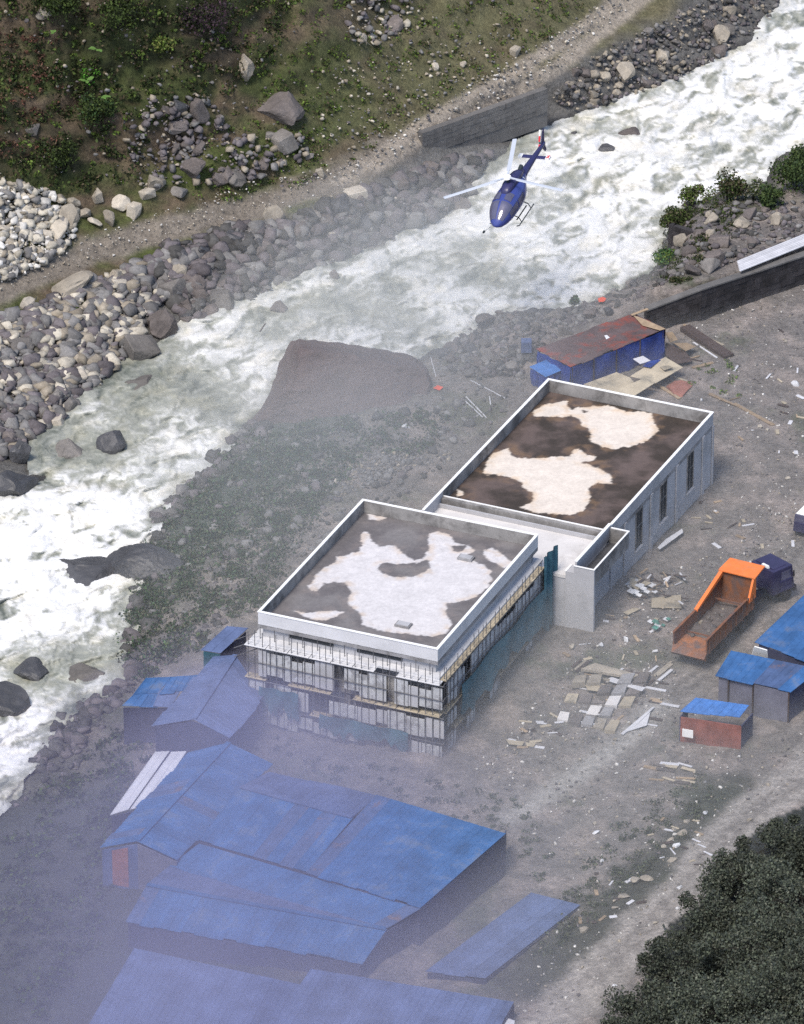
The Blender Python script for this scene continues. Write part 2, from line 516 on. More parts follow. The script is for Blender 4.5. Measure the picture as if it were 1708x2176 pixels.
face = (fx > 1374) & (fy < ylow + 150) & (fy > ylow)
zz = np.where(face, np.minimum(zz, 0.35), zz)
behind = (fx > 1400) & (fy <= yup) & (fy > yup - 70) & ~farside & (rsd > 0)
zz = np.where(behind, np.maximum(zz, np.interp(fx, [1374, 1490, 1604], [1.7, 2.8, 2.55])), zz)
zz = zz + fbm(wx / 7, wy / 7, 1.0, 4) * (0.35 + 0.9 * hill) * rough * np.where(lotmask & (fx > 1000), 0.35, 1.7) + fbm(wx / 1.3, wy / 1.3, 4.0, 3) * 0.16 * rough * (1 + hill)
# keep the ground one-to-one: never steeper than the line of sight
Z = zz.reshape(gx.shape)
step = (GY[1] - GY[0]) / 25.4 * 0.9
for r in range(len(GY) - 2, -1, -1):
    Z[r] = np.minimum(Z[r], Z[r + 1] + step)
zz = Z.ravel()


def gz(px, py):
    """ground height under a plan point"""
    i = np.clip((px - GX[0]) / 6.5, 0, len(GX) - 1.001); j = np.clip((py - GY[0]) / 6.5, 0, len(GY) - 1.001)
    a, b = int(i), int(j); u, v = i - a, j - b
    return float((Z[b, a] * (1 - u) + Z[b, a + 1] * u) * (1 - v) + (Z[b + 1, a] * (1 - u) + Z[b + 1, a + 1] * u) * v)


def G(px, py, dz=0.0):
    """world point on the ground under a plan point"""
    return P(px, py, gz(px, py) + dz)


W3 = PN(fx, fy, zz)

# colours of the ground (true albedo)
c_soil = np.array([0.145, 0.108, 0.076]); c_grass = np.array([0.085, 0.105, 0.034]); c_dark = np.array([0.028, 0.032, 0.016])
c_grey = np.array([0.145, 0.142, 0.14]); c_road = np.array([0.40, 0.35, 0.29]); c_yard = np.array([0.22, 0.20, 0.185]); c_stone = np.array([0.19, 0.185, 0.175])


def lerp(c, d, t):
    return c + (np.asarray(d) - c) * t[:, None]


n_big = fbm(wx / 9, wy / 9, 2.0, 5); n_mid = fbm(wx / 3, wy / 3, 5.0, 5); n_sm = fbm(wx / 0.9, wy / 0.9, 8.0, 3)
col = np.tile(c_grey, (len(fx), 1))
# far side: grass and brown earth
g = sstep(-0.25, 0.25, n_big + 0.5 * n_mid + 0.05)
far_c = lerp(np.tile(c_soil, (len(fx), 1)), c_grass, g)
far_c = lerp(far_c, c_soil * np.array([1.3, .85, .8]), sstep(0.15, 0.4, n_mid - (fx - 60) / 900 - (fy - 250) ** 2 / 90000))
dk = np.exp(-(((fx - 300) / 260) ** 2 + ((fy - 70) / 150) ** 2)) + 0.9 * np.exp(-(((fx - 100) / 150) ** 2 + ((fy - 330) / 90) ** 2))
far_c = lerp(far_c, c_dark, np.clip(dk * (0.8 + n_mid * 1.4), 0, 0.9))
far_c = lerp(far_c, np.array([0.165, 0.15, 0.09]) * (1 + .3 * n_mid)[:, None], sstep(450, 1000, fx) * 0.75)
col = np.where(farside[:, None], far_c, col)
riprap = farside & (rsd < 8)
col = np.where(farside[:, None], lerp(col, c_stone * 0.8, sstep(9, 6, rsd + n_mid * 2)), col)
roadd = segdist([(-300, 720), (0, 618), (150, 550), (300, 505), (450, 465), (600, 420), (760, 362), (830, 320)], fx, fy)
col = lerp(col, c_road * 0.62, sstep(2.6, 1.2, roadd + n_mid * 1.6))
for tr in ([(720, 385), (800, 335), (870, 287), (950, 235), (1080, 163), (1180, 98), (1270, 38), (1330, -20), (1500, -200)],
           [(800, 355), (880, 300), (970, 260), (1080, 208), (1190, 138), (1270, 73), (1370, -10), (1560, -200)]):
    td = segdist(tr, fx, fy)
    col = lerp(col, c_road, sstep(1.15, 0.45, td + n_sm * 0.35 + n_mid * 0.3) * 0.95)
# near side: yard, bank, damp greens towards the lower corner
nearm = ~farside
yard = lerp(np.tile(c_yard, (len(fx), 1)), np.array([0.30, 0.26, 0.235]), sstep(-0.1, 0.3, n_mid))
yard = lerp(yard, np.array([0.13, 0.135, 0.10]), sstep(0.12, 0.4, n_big + n_sm * 0.3))
bank = lerp(np.tile(np.array([0.095, 0.115, 0.085]), (len(fx), 1)), np.array([0.032, 0.052, 0.03]), sstep(-0.12, 0.28, n_mid + .5 * n_sm))
bank = lerp(bank, np.array([0.17, 0.155, 0.15]), sstep(.15, .4, n_big - .4 * n_sm))
bm_ = sstep(0, 150, (fx * 0.7 - (1700 - fy) * 0.7 + 130))          # bank -> yard
near_c = lerp(bank, np.array([0.0, 0, 0]), np.zeros(len(fx))) * (1 - bm_[:, None]) + yard * bm_[:, None]
lowleft = sstep(0, 300, (fy - 1450) - np.maximum(0, fx - 250) * 1.2)
near_c = lerp(near_c, np.array([0.04, 0.055, 0.035]), lowleft * 0.85)
verge = segdist([(1560, 1690), (1530, 1735), (1440, 1840), (1330, 1930), (1230, 1995), (1130, 2080)], fx, fy)
near_c = lerp(near_c, np.array([0.055, 0.06, 0.045]), sstep(4.5, 2.0, verge + n_mid * 2) * .85)
col = np.where(nearm[:, None], near_c, col)
# the wheel tracks and the lower dirt lane in the yard
lane = segdist([(1900, 1480), (1708, 1650), (1600, 1725), (1520, 1800), (1480, 1870), (1360, 1985), (1240, 2095), (1120, 2230), (950, 2420)], fx, fy)
col = lerp(col, np.array([0.38, 0.35, 0.32]), sstep(2.8, 1.5, lane + n_mid * 1.2) * nearm * 0.95)
lane2 = segdist([(1800, 1050), (1690, 1160), (1600, 1290), (1480, 1440), (1330, 1560), (1230, 1640), (1100, 1720)], fx, fy)
col = lerp(col, np.array([0.29, 0.265, 0.24]), sstep(2.6, .6, lane2 + n_mid * 1.5) * nearm * 0.7)
for off in (-14, 14):
    rut = segdist([(1800 + off, 1050), (1690 + off, 1160), (1600 + off, 1290), (1480 + off, 1440), (1330 + off, 1560), (1230 + off, 1640), (1100 + off, 1720)], fx, fy)
    col = lerp(col, np.array([0.12, 0.108, 0.10]), sstep(.5, .15, rut + n_sm * .4) * nearm * 0.6)
    rut = segdist([(1708 + off, 1650), (1600 + off, 1725), (1520 + off, 1800), (1480 + off, 1870), (1360 + off, 1985), (1240 + off, 2095)], fx, fy)
    col = lerp(col, np.array([0.2, 0.18, 0.165]), sstep(.5, .15, rut + n_sm * .4) * nearm * 0.5)
lane3 = segdist([(1400, 1500), (1330, 1570), (1250, 1630), (1160, 1690), (1080, 1740)], fx, fy)
col = lerp(col, np.array([0.44, 0.42, 0.39]), sstep(1.5, .4, lane3 + n_sm * .6) * nearm * 0.8)
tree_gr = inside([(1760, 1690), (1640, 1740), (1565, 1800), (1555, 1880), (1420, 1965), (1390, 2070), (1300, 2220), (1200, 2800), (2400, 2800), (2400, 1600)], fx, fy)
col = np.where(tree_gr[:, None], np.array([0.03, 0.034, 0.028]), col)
sandbar = np.exp(-(((fx - 860) / 120) ** 2 + ((fy - 970) / 22) ** 2))
col = lerp(col, np.array([0.28, 0.26, 0.24]), sandbar * 0.6)
wet = sstep(1.2, 0.0, rsd)
col = lerp(col, np.array([0.06, 0.06, 0.062]), wet * 0.8)
col *= (1 + 0.35 * n_sm)[:, None]
col = np.where((nearm & ~tree_gr)[:, None], col * (1 + .25 * np.clip(n_mid, -1, 1))[:, None], col)
col = np.clip(col, 0.01, 0.9)
nx, ny = len(GX), len(GY)
ii = (np.arange(ny - 1)[:, None] * nx + np.arange(nx - 1)[None]).ravel()
faces = np.stack([ii, ii + nx, ii + nx + 1, ii + 1], 1)
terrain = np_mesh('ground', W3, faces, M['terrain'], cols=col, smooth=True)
terrain['kind'] = 'structure'

# a wide apron of valley floor and slopes so that the land goes on past the surveyed patch
def apron():
    vs = []; fs = []
    ring0 = []
    idx = list(range(0, nx, 12)) + [nx - 1]
    jdx = list(range(0, ny, 12)) + [ny - 1]
    top = [(i, 0) for i in idx]; right = [(nx - 1, j) for j in jdx[1:]]; bot = [(i, ny - 1) for i in idx[::-1][1:]]; left = [(0, j) for j in jdx[::-1][1:-1]]
    loop = top + right + bot + left
    base = [Vector(W3[j * nx + i]) for i, j in loop]
    for p in base: vs.append(tuple(p))
    n = len(base)
    for k, s in enumerate((1.5, 2.6, 6.0, 18.0)):
        for p in base:
            q = Vector((p.x * s, p.y * s, p.z))
            up = max(0, (q.y - 120)) * 0.42
            q.z = p.z * (1 if s < 2 else 0.8) + up * (0.6 if s < 7 else 0.35) - (0.25 * max(0, -q.y - 100) if s < 7 else 0.15 * max(0, -q.y - 100))
            vs.append(tuple(q))
    for k in range(4):
        for i in range(n):
            a = k * n + i; b = k * n + (i + 1) % n
            fs.append((a, b, b + n, a + n))
    cols = np.tile(np.array([0.07, 0.075, 0.045]), (len(vs), 1))
    o = np_mesh('valley_terrain', np.array(vs), np.array(fs), M['terrain'], cols=cols, smooth=True)
    o['kind'] = 'structure'
apron()

# ------------------------------------------------------------------ white water
def build_river():
    st = 2.7
    X = np.arange(-460, 2280, st); Y = np.arange(-500, 1900, st)
    a, b = np.meshgrid(X, Y)
    x, y = a.ravel(), b.ravel()
    keepv = np.zeros(x.shape, bool)
    ins = inside(RIVER, x, y)
    # grow the sheet a little under the banks
    g2 = ins.reshape(a.shape)
    gr = g2.copy()
    for _ in range(9):
        t = gr.copy()
        t[1:] |= gr[:-1]; t[:-1] |= gr[1:]; t[:, 1:] |= gr[:, :-1]; t[:, :-1] |= gr[:, 1:]
        gr = t
    keep = gr.ravel()
    ids = -np.ones(x.shape, int); ids[keep] = np.arange(keep.sum())
    xs, ys = x[keep], y[keep]
    # flow coordinates: along / across
    ux, uy = (xs - 854) / 28.8, (1087 - ys) / 13.5
    # flow direction on the ground: from upper corner to lower corner
    L = 1.0
    fx_, fy_ = 0.50, 0.866
    s = ux * fx_ + uy * fy_
    c = -ux * fy_ + uy * fx_
    w1 = fbm(s / 7, c / 4, 0.3, 3) * 3.0
    w2 = fbm(s / 5 + 9, c / 4, 4.3, 3) * 2.4
    big = fbm((s + w1) / 5.5, (c + w2) / 3.0, 1.7, 4)
    rid = 1 - np.abs(fbm((s + w1 * 1.4) / 3.0, (c + w2 * 1.5) / 1.3, 9.0, 4)) * 2.2
    w3 = fbm(s / 1.6, c / 1.0, 14.3, 3) * 0.9
    rid2 = 1 - np.abs(fbm((s + w3) / 1.4, (c + w3) / 0.55, 12.0, 3)) * 2.2
    sm = fbm(s / 0.45, c / 0.3, 20, 3)
    calm = np.zeros(xs.shape)
    for (cx, cy, rx, ry, amt) in [(290, 800, 110, 60, 1.1), (150, 955, 105, 60, 1.2), (420, 840, 90, 40, .5), (560, 700, 90, 30, .4), (640, 650, 90, 30, .35), (240, 945, 60, 40, .5), (300, 880, 70, 40, .45), (790, 650, 80, 40, .7), (880, 690, 70, 30, .55),
                                  (700, 640, 60, 30, .35), (480, 870, 60, 50, .55), (430, 800, 70, 30, .3), (1050, 590, 90, 35, .5), (1010, 520, 70, 25, .5), (1380, 270, 120, 30, .5),
                                  (1150, 420, 60, 30, .35), (1600, 280, 80, 25, .45), (1250, 380, 90, 20, .4), (1400, 450, 70, 25, .4), (160, 1400, 120, 60, .9), (60, 1430, 80, 50, .6),
                                  (260, 1280, 60, 60, .5), (330, 1000, 60, 60, .35), (900, 560, 100, 25, .4), (620, 700, 60, 40, .3), (1320, 330, 80, 20, .45), (110, 1210, 90, 20, .4),
                                  (1030, 310, 110, 35, 1.0), (200, 1500, 80, 30, .9), (1250, 270, 60, 20, .4), (1560, 190, 60, 20, .3), (1480, 340, 80, 20, .35)]:
        calm += amt * np.exp(-(((xs - cx) / rx) ** 2 + ((ys - cy) / ry) ** 2))
    dedge = -sdf(RIVER, xs, ys)
    z = river_z(xs, ys) + big * 0.75 + np.clip(rid, -1, 1) * 0.13 + np.clip(rid2, -1, 1) * 0.035 + sm * 0.01
    z -= calm * 0.1
    z += 0.12
    # hollows of grey green water between rolling white foam, with curling threads of froth
    hw1 = fbm(s / 2.6, c / 2.0, 51.0, 3) * 2.2; hw2 = fbm(s / 2.6, c / 2.0, 57.0, 3) * 2.2
    hol = fbm((s + hw1) / 4.2, (c + hw2) / 1.7, 61.0, 4)
    hol2 = fbm((s + hw2) / 1.9, (c + hw1) / 0.75, 67.0, 4)
    lace = 1 - np.abs(fbm((s + hw1 * .8) / 1.7, (c + hw2 * .8) / 0.8, 71.0, 4)) * 5.0
    foam = 0.88 - 1.45 * np.clip(hol + 0.45 * hol2 + 0.02 - 0.3 * big, 0, 1) - 0.5 * np.clip(hol2 - .12, 0, 1) 
    cm_ = np.clip(calm * 1.1, 0, 1)
    foam = foam * (1 - cm_) + cm_ * (0.22 + 0.5 * np.clip(-hol, 0, 1))
    strk = fbm((s + hw1) / 9.0, (c + hw2 * .6) / 0.75, 91.0, 4)
    foam -= 0.42 * np.clip(strk, 0, 1)
    foam += 0.25 * np.clip(lace, 0, 1) * np.clip(1.1 - foam, 0, 1)
    foam += 0.12 * np.exp(-(((xs - 1400) / 350) ** 2 + ((ys - 300) / 180) ** 2)) + 0.3 * np.exp(-(((xs - 120) / 200) ** 2 + ((ys - 1200) / 180) ** 2))
    foam -= 0.2 * sstep(1.2, 0.0, dedge)
    foam = np.clip(foam, 0, 1.2)
    z += (np.clip(foam, 0, 1) - .6) * .2
    deep = np.array([0.12, 0.135, 0.115]); silt = np.array([0.31, 0.32, 0.28]); white = np.array([0.80, 0.80, 0.785])
    colr = lerp(np.tile(deep, (len(xs), 1)), silt, sstep(0.0, 0.5, foam))
    colr = lerp(colr, white, sstep(0.45, 0.95, foam))
    tint = sstep(0, .4, fbm(s / 3, c / 2, 33.0, 3))
    colr = lerp(colr, colr * np.array([1.0, 0.97, 0.90]), tint)
    w = PN(xs, ys, z)
    nxx = len(X)
    q = (np.arange(len(Y) - 1)[:, None] * nxx + np.arange(nxx - 1)[None]).ravel()
    f = np.stack([q, q + nxx, q + nxx + 1, q + 1], 1)
    ok = keep[f].all(1)
    f = ids[f[ok]]
    m, nt, bs = new_mat('white_water')
    at = nt.nodes.new('ShaderNodeAttribute'); at.attribute_name = 'Col'
    co = texco(nt)
    mp2 = nt.nodes.new('ShaderNodeMapping'); mp2.vector_type = 'POINT'
    mp2.inputs['Rotation'].default_value = (0, 0, math.radians(-60)); mp2.inputs['Scale'].default_value = (0.5, 1.3, 1)
    nt.links.new(co, mp2.inputs['Vector'])
    n1 = noise(nt, 2.2, 8, 0.68, mp2.outputs[0], 1.1)
    n2 = noise(nt, 7.0, 6, 0.7, mp2.outputs[0], 0.6)
    fr = ramp(nt, n1, [(0.34, (0.86, 0.87, 0.84)), (0.5, (1.0, 1.0, 1.0)), (0.8, (1.08, 1.08, 1.08))])
    cc = mixc(nt, 'MULTIPLY', 1.0, at.outputs['Color'], fr)
    nt.links.new(cc, bs.inputs['Base Color'])
    bs.inputs['Roughness'].default_value = 0.55
    bs.inputs['Specular IOR Level'].default_value = 0.4
    bump(nt, bs, n1, 0.3, 0.2)
    o = np_mesh('river_water', w, f, m, cols=np.clip(colr, 0, 0.92), smooth=True)
    o['kind'] = 'structure'
build_river()
# ------------------------------------------------------------------ rocks
def hull_rock(seed, n=16, sub=True, sq=(1, .8, .65), block=False):
    r = np.random.default_rng(seed)
    p = r.normal(size=(n, 3))
    p /= np.linalg.norm(p, axis=1)[:, None]
    if block:
        p = np.sign(p) * np.abs(p) ** 0.45
        p /= np.abs(p).max()
    p *= (0.5 * np.array(sq)) * r.uniform(0.85, 1.12, size=(n, 1))
    bm = bmesh.new()
    for q in p: bm.verts.new(q)
    res = bmesh.ops.convex_hull(bm, input=bm.verts[:])
    bmesh.ops.delete(bm, geom=[g for g in res['geom_interior'] if isinstance(g, bmesh.types.BMVert)], context='VERTS')
    bmesh.ops.dissolve_limit(bm, angle_limit=0.2, verts=bm.verts[:], edges=bm.edges[:])
    if sub:
        bmesh.ops.bevel(bm, geom=bm.edges[:], offset=0.03, segments=1, profile=0.5, affect='EDGES')
        bmesh.ops.triangulate(bm, faces=bm.faces[:])
    bmesh.ops.recalc_face_normals(bm, faces=bm.faces[:])
    me = bpy.data.meshes.new('rock')
    bm.to_mesh(me); bm.free()
    return me


def round_rock(seed, sq=(1, .8, .6), lev=3, amp=0.28):
    bm = bmesh.new()
    bmesh.ops.create_icosphere(bm, subdivisions=lev, radius=0.5)
    c = np.array([v.co[:] for v in bm.verts])
    n = c / 0.5
    d = fbm(n[:, 0] * 1.1 + seed * 3.1, n[:, 1] * 1.1, n[:, 2] * 1.1 + seed * 1.7, 5) * amp
    if lev >= 5: d = d + fbm(n[:, 0] * 7, n[:, 1] * 7, n[:, 2] * 7 + seed, 4) * .05
    # flatten some faces so that it looks broken, not blown
    r = np.random.default_rng(seed)
    for _ in range(15 if lev < 5 else 9):
        a = r.normal(size=3); a /= np.linalg.norm(a); h = r.uniform(0.26, 0.42) if lev < 5 else r.uniform(.22, .36)
        dd = c @ a
        over = np.clip(dd - h, 0, None)
        c = c - over[:, None] * a * 0.96
    c = c * (1 + d[:, None]) * 1.15 * np.array(sq)
    for v, q in zip(bm.verts, c): v.co = q
    me = bpy.data.meshes.new('rock')
    bm.to_mesh(me); bm.free()
    for p in me.polygons: p.use_smooth = False
    return me


_shapes = [hull_rock(i, 13 + i % 4, True, [(1, .8, .65), (1, .7, .7), (1, .9, .55), (1, .6, .5)][i % 4]) for i in range(8)] + \
          [round_rock(i + 20, [(1, .85, .65), (1, .7, .6), (1, .8, .5)][i % 3], 3, 0.25) for i in range(4)]
_round = [round_rock(i + 40, [(1, .85, .65), (1, .7, .6), (1, .8, .5)][i % 3], 3, 0.3) for i in range(5)]
_block = [hull_rock(i + 80, 18, True, [(1, .8, .7), (1, .7, .6), (1, .9, .6), (1, .6, .55)][i % 4], True) for i in range(6)]
_rc = {}


def rock_mesh(i, m, rnd=False):
    k = (i, m, rnd)
    if k not in _rc:
        me = (_block[i % 6] if rnd == 2 else _round[i % 5] if rnd else _shapes[i % 12]).copy()
        me.materials.append(M[m])
        _rc[k] = me
    return _rc[k]


def boulder(px, py, w, h, material, label, group=None, rnd=False, seed=None, name='boulder', sink=0.28, tilt=0.35, z=None, loc=None):
    """w,h: how wide and high it looks in plan units"""
    r = random.Random(seed if seed is not None else int(px * 7 + py * 13))
    me = rock_mesh(r.randrange(60), material, rnd)
    o = bpy.data.objects.new(name, me)
    link(o)
    W = w / UPM; H = max(0.3, h / UPM)
    p = loc if loc is not None else (G(px, py + h * 0.25) if z is None else P(px, py + h * 0.25, z))
    o.location = (p.x, p.y, p.z + H * (0.5 - sink))
    o.scale = (W, W * r.uniform(.9, 1.15), H / 0.62)
    o.rotation_euler = (r.uniform(-tilt, tilt), r.uniform(-tilt, tilt), r.uniform(0, 0.5) if h < w * 0.6 else r.uniform(0, 6.28))
    return tag(o, label, 'boulder', group)


BIG = [  # px, py, w, h, material, round, label
    (90, 28, 40, 34, 'rock_tan', 0, 'squarish grey tan boulder on the grass high on the dark slope'),
    (155, 430, 46, 36, 'rock_cream', 0, 'cream boulder at the end of the row beside the pale rubble pile'),
    (205, 414, 36, 26, 'rock_tan', 0, 'greyish boulder behind the row of cream boulders by the track'),
    (258, 428, 50, 42, 'rock_cream', 0, 'biggest bright cream boulder of the row above the dirt track'),
    (284, 447, 38, 34, 'rock_cream', 0, 'white boulder at the very end of the row above the dirt track'),
    (313, 410, 36, 30, 'rock_cream', 0, 'box shaped cream boulder standing alone in the grass above the track'),
    (232, 462, 34, 40, 'rock_tan', 0, 'upright tan boulder in front of the biggest cream boulder'),
    (178, 452, 46, 28, 'rock_tan', 0, 'low tan slab boulder in the middle of the cream row'),
    (200, 470, 40, 24, 'rock_cream', 0, 'low cream boulder at the foot of the row by the track'),
    (120, 480, 90, 60, 'rock_cream', 0, 'huge cream block at the edge of the pale rubble pile'),
    (150, 462, 50, 60, 'rock_tan', 0, 'shaded brown block leaning against the huge cream block'),
    (585, 457, 56, 46, 'rock_tan', 0, 'tan pointed boulder standing on the far side verge of the riprap'),
    (668, 468, 46, 24, 'rock_cream', 0, 'flat cream boulder lying beside the tan pointed boulder'),
    (652, 452, 34, 18, 'rock_grey', 0, 'small grey slab behind the flat cream boulder'),
    (757, 412, 62, 38, 'rock_cream', 0, 'long cream block lying at the bend of the track'),
    (703, 508, 26, 38, 'rock_cream', 0, 'pale cone shaped boulder pointing upward in the riprap'),
    (815, 410, 40, 20, 'rock_grey', 0, 'long pale grey slab beyond the long cream block'),
    (837, 418, 24, 20, 'rock_cream', 0, 'small round white boulder beyond the long cream block'),
    (680, 365, 24, 28, 'rock_cream', 0, 'small pale boulder alone by the edge of the track'),
    (768, 80, 32, 30, 'rock_cream', 0, 'whitish boulder at the foot of the scree high on the slope'),
    (838, 48, 60, 46, 'rock_mauve', 1, 'round brown boulder topping the scree high on the slope'),
    (520, 135, 46, 92, 'rock_tan', 1, 'tall upright brown rock standing in the grass under a dark hollow'),
    (605, 232, 120, 66, 'rock_mauve', 1, 'broad mauve rock outcrop half sunk in the green slope'),
    (603, 298, 66, 54, 'rock_grey', 0, 'grey split boulder below the mauve outcrop'),
    (420, 235, 50, 60, 'rock_mauve', 0, 'upright mauve boulder at the top of the rock fall in the slope'),
    (380, 225, 44, 44, 'rock_wet', 0, 'dark shaded boulder beside the upright mauve one'),
    (372, 268, 60, 34, 'rock_mauve', 0, 'brown boulder in the upper part of the rock fall'),
    (410, 355, 66, 48, 'rock_mauve', 1, 'large rounded mauve boulder in the lower part of the rock fall'),
    (395, 325, 46, 34, 'rock_grey', 0, 'dark grey slab above the large rounded mauve boulder'),
    (330, 385, 56, 36, 'rock_tan', 1, 'brown rounded boulder at the bottom of the rock fall'),
    (380, 405, 42, 28, 'rock_grey', 0, 'grey boulder at the grass edge above the track'),
    (500, 370, 60, 44, 'rock_grey', 1, 'misty grey boulder between the rock fall and the track'),
    (70, 275, 36, 24, 'rock_grey', 0, 'grey green boulder on the slope above the pale pile'),
    (1534, 66, 54, 44, 'rock_tan', 1, 'largest pale rounded boulder on the bank far upstream'),
    (1615, 88, 32, 26, 'rock_wet', 1, 'dark round boulder at the waterline far upstream'),
    (1448, 90, 30, 26, 'rock_tan', 0, 'pale boulder on the bank left of the largest upstream boulder'),
    (1550, 20, 40, 32, 'rock_tan', 1, 'pinkish rounded boulder at the upstream end of the bank'),
    (1283, 158, 34, 36, 'rock_tan', 1, 'upright pale oval boulder above the riprap near the wall'),
    (1330, 152, 52, 46, 'rock_tan', 0, 'big cracked pale boulder in the bank beyond the helicopter'),
    (1372, 176, 36, 36, 'rock_mauve', 1, 'brownish round boulder beside the big cracked pale boulder'),
    (1240, 152, 36, 30, 'rock_mauve', 0, 'mauve boulder just past the end of the long grey wall'),
    (1308, 196, 20, 30, 'rock_tan', 0, 'narrow upright boulder close to the water beyond the helicopter'),
    (1268, 186, 26, 22, 'rock_tan', 0, 'small pale boulder between the bank and the long grey wall'),
    (1093, 108, 30, 30, 'rock_tan', 0, 'tan boulder standing in the grass above the wheel tracks'),
    (925, 140, 22, 18, 'rock_cream', 0, 'small white boulder in the meadow above the track'),
    (985, 135, 22, 20, 'rock_cream', 0, 'small bright boulder in the scatter of stones above the track'),
    (150, 606, 112, 42, 'rock_tan', 0, 'long flat tan rock capping the mossy overhang by the track'),
    (60, 642, 46, 46, 'rock_cream', 0, 'white square block at the head of the rubble slope'),
    (115, 632, 30, 28, 'rock_cream', 1, 'round white boulder between the white block and the flat tan rock'),
    (205, 606, 42, 34, 'rock_tan', 0, 'tan boulder at the end of the long flat rock'),
    (75, 682, 26, 28, 'rock_cream', 0, 'cream boulder on the rubble slope under the round white boulder'),
    (50, 732, 58, 36, 'rock_grey', 0, 'big blue grey boulder in the middle of the rubble slope'),
    (295, 738, 80, 56, 'rock_grey', 0, 'grey wedge shaped boulder pointing at the water'),
    (340, 684, 88, 70, 'rock_mauve', 1, 'very large mauve boulder at the foot of the riprap by the water'),
    (395, 650, 50, 54, 'rock_mauve', 1, 'rounded mauve boulder touching the very large one'),
    (315, 600, 34, 28, 'rock_cream', 0, 'cream boulder at the edge of the track above the riprap'),
    (340, 594, 22, 20, 'rock_cream', 0, 'little cream boulder next to the one at the track edge'),
    (245, 590, 42, 34, 'rock_tan', 0, 'tan boulder among the rubble above the mossy hollow'),
    (150, 862, 46, 60, 'rock_grey', 0, 'tall grey boulder above the eddy'),
    (75, 858, 34, 34, 'rock_tan', 0, 'tan boulder low in the rubble slope above the eddy'),
    (42, 958, 76, 72, 'rock_wet', 1, 'dark wet boulder at the mouth of the rubble slope'),
    (30, 1022, 110, 74, 'rock_wet', 1, 'biggest dark wet boulder where the rubble meets the white water'),
    (20, 930, 50, 40, 'rock_mauve', 1, 'brownish boulder above the two dark wet ones'),
    # near bank
    (1032, 684, 66, 46, 'rock_mauve', 0, 'pointed mauve boulder where the riverside riprap begins'),
    (1005, 715, 40, 30, 'rock_mauve', 0, 'mauve boulder at the waterline under the pointed one'),
    (955, 742, 46, 34, 'rock_mauve', 1, 'low mauve boulder at the end of the riprap near the mound'),
    (1090, 780, 40, 34, 'rock_grey', 1, 'pale grey boulder beside the blue tarpaulin shack'),
    (1460, 430, 50, 36, 'rock_mauve', 0, 'angular boulder on top of the shrubby bank head'),
    (1575, 470, 46, 34, 'rock_tan', 1, 'rounded pinkish boulder among the bank head rocks'),
    (1645, 465, 44, 34, 'rock_tan', 0, 'pinkish boulder farther along the bank head rocks'),
    (1340, 600, 40, 28, 'rock_grey', 1, 'grey boulder by the orange red cloth'),
]
for b in BIG:
    boulder(b[0], b[1], b[2], b[3], b[4], b[6], rnd=(1 if b[5] else 2 if int(b[0] + b[1]) % 2 else 0))

# boulders standing in the river
def river_rock(px, py, w, h, material, label, seed, dz=-0.05, sy=1.3):
    me = rock_mesh(seed, material, True)
    o = bpy.data.objects.new('river_boulder', me); link(o)
    z = float(river_z(px, py)) + 0.15
    p = P(px, py, z)
    o.location = (p.x, p.y, p.z + dz)
    o.scale = (w / UPM, w / UPM * sy, h / UPM * 1.9)
    o.rotation_euler = (0.05, 0.1, seed * 1.3)
    tag(o, label, 'boulder')
for i, q in enumerate([
    (238, 945, 74, 56, 'rock_wet', 'dark round boulder rising from the broad eddy'),
    (190, 1213, 150, 34, 'rock_wet', 'long flat dark rock with white water breaking over it'),
    (70, 1428, 80, 36, 'rock_wet', 'small dark rock in the lower rapids near the frame edge'),
    (8, 1500, 110, 80, 'rock_wet', 'dark rock cut by the picture edge in the lower rapids'),
    (1290, 313, 42, 22, 'rock_wet', 'dark boulder breaking the surface beyond the helicopter'),
    (1335, 275, 70, 24, 'rock_mauve', 'brown half drowned boulder near the far upstream bank'),
    (1220, 282, 16, 12, 'rock_wet', 'tiny dark rock close to the far bank upstream'),
    (595, 655, 44, 24, 'rock_mauve', 'brown rock awash beside the far riprap'),
    (980, 440, 46, 42, 'rock_mauve', 'round brown boulder at the far waterline beneath the rotor'),
    (660, 575, 34, 26, 'rock_mauve', 'brown boulder at the far waterline in mid picture'),
    (708, 588, 26, 30, 'rock_mauve', 'smaller brown boulder at the far waterline in mid picture'),
    (290, 812, 110, 40, 'rock_grey', 'pale grey boulder drowned in the eddy'),
    (150, 955, 80, 44, 'rock_grey', 'grey boulder half drowned above the fall'),
    (845, 520, 34, 20, 'rock_mauve', 'small brown rock in the water under the pale slab'),
    (180, 1425, 90, 60, 'rock_grey', 'grey drowned boulder in the lower rapids by the near bank'),
]):
    river_rock(q[0], q[1], q[2], q[3], q[4], q[5], i + 3, dz=(-0.45 if 'drowned' in q[5] else -0.05))

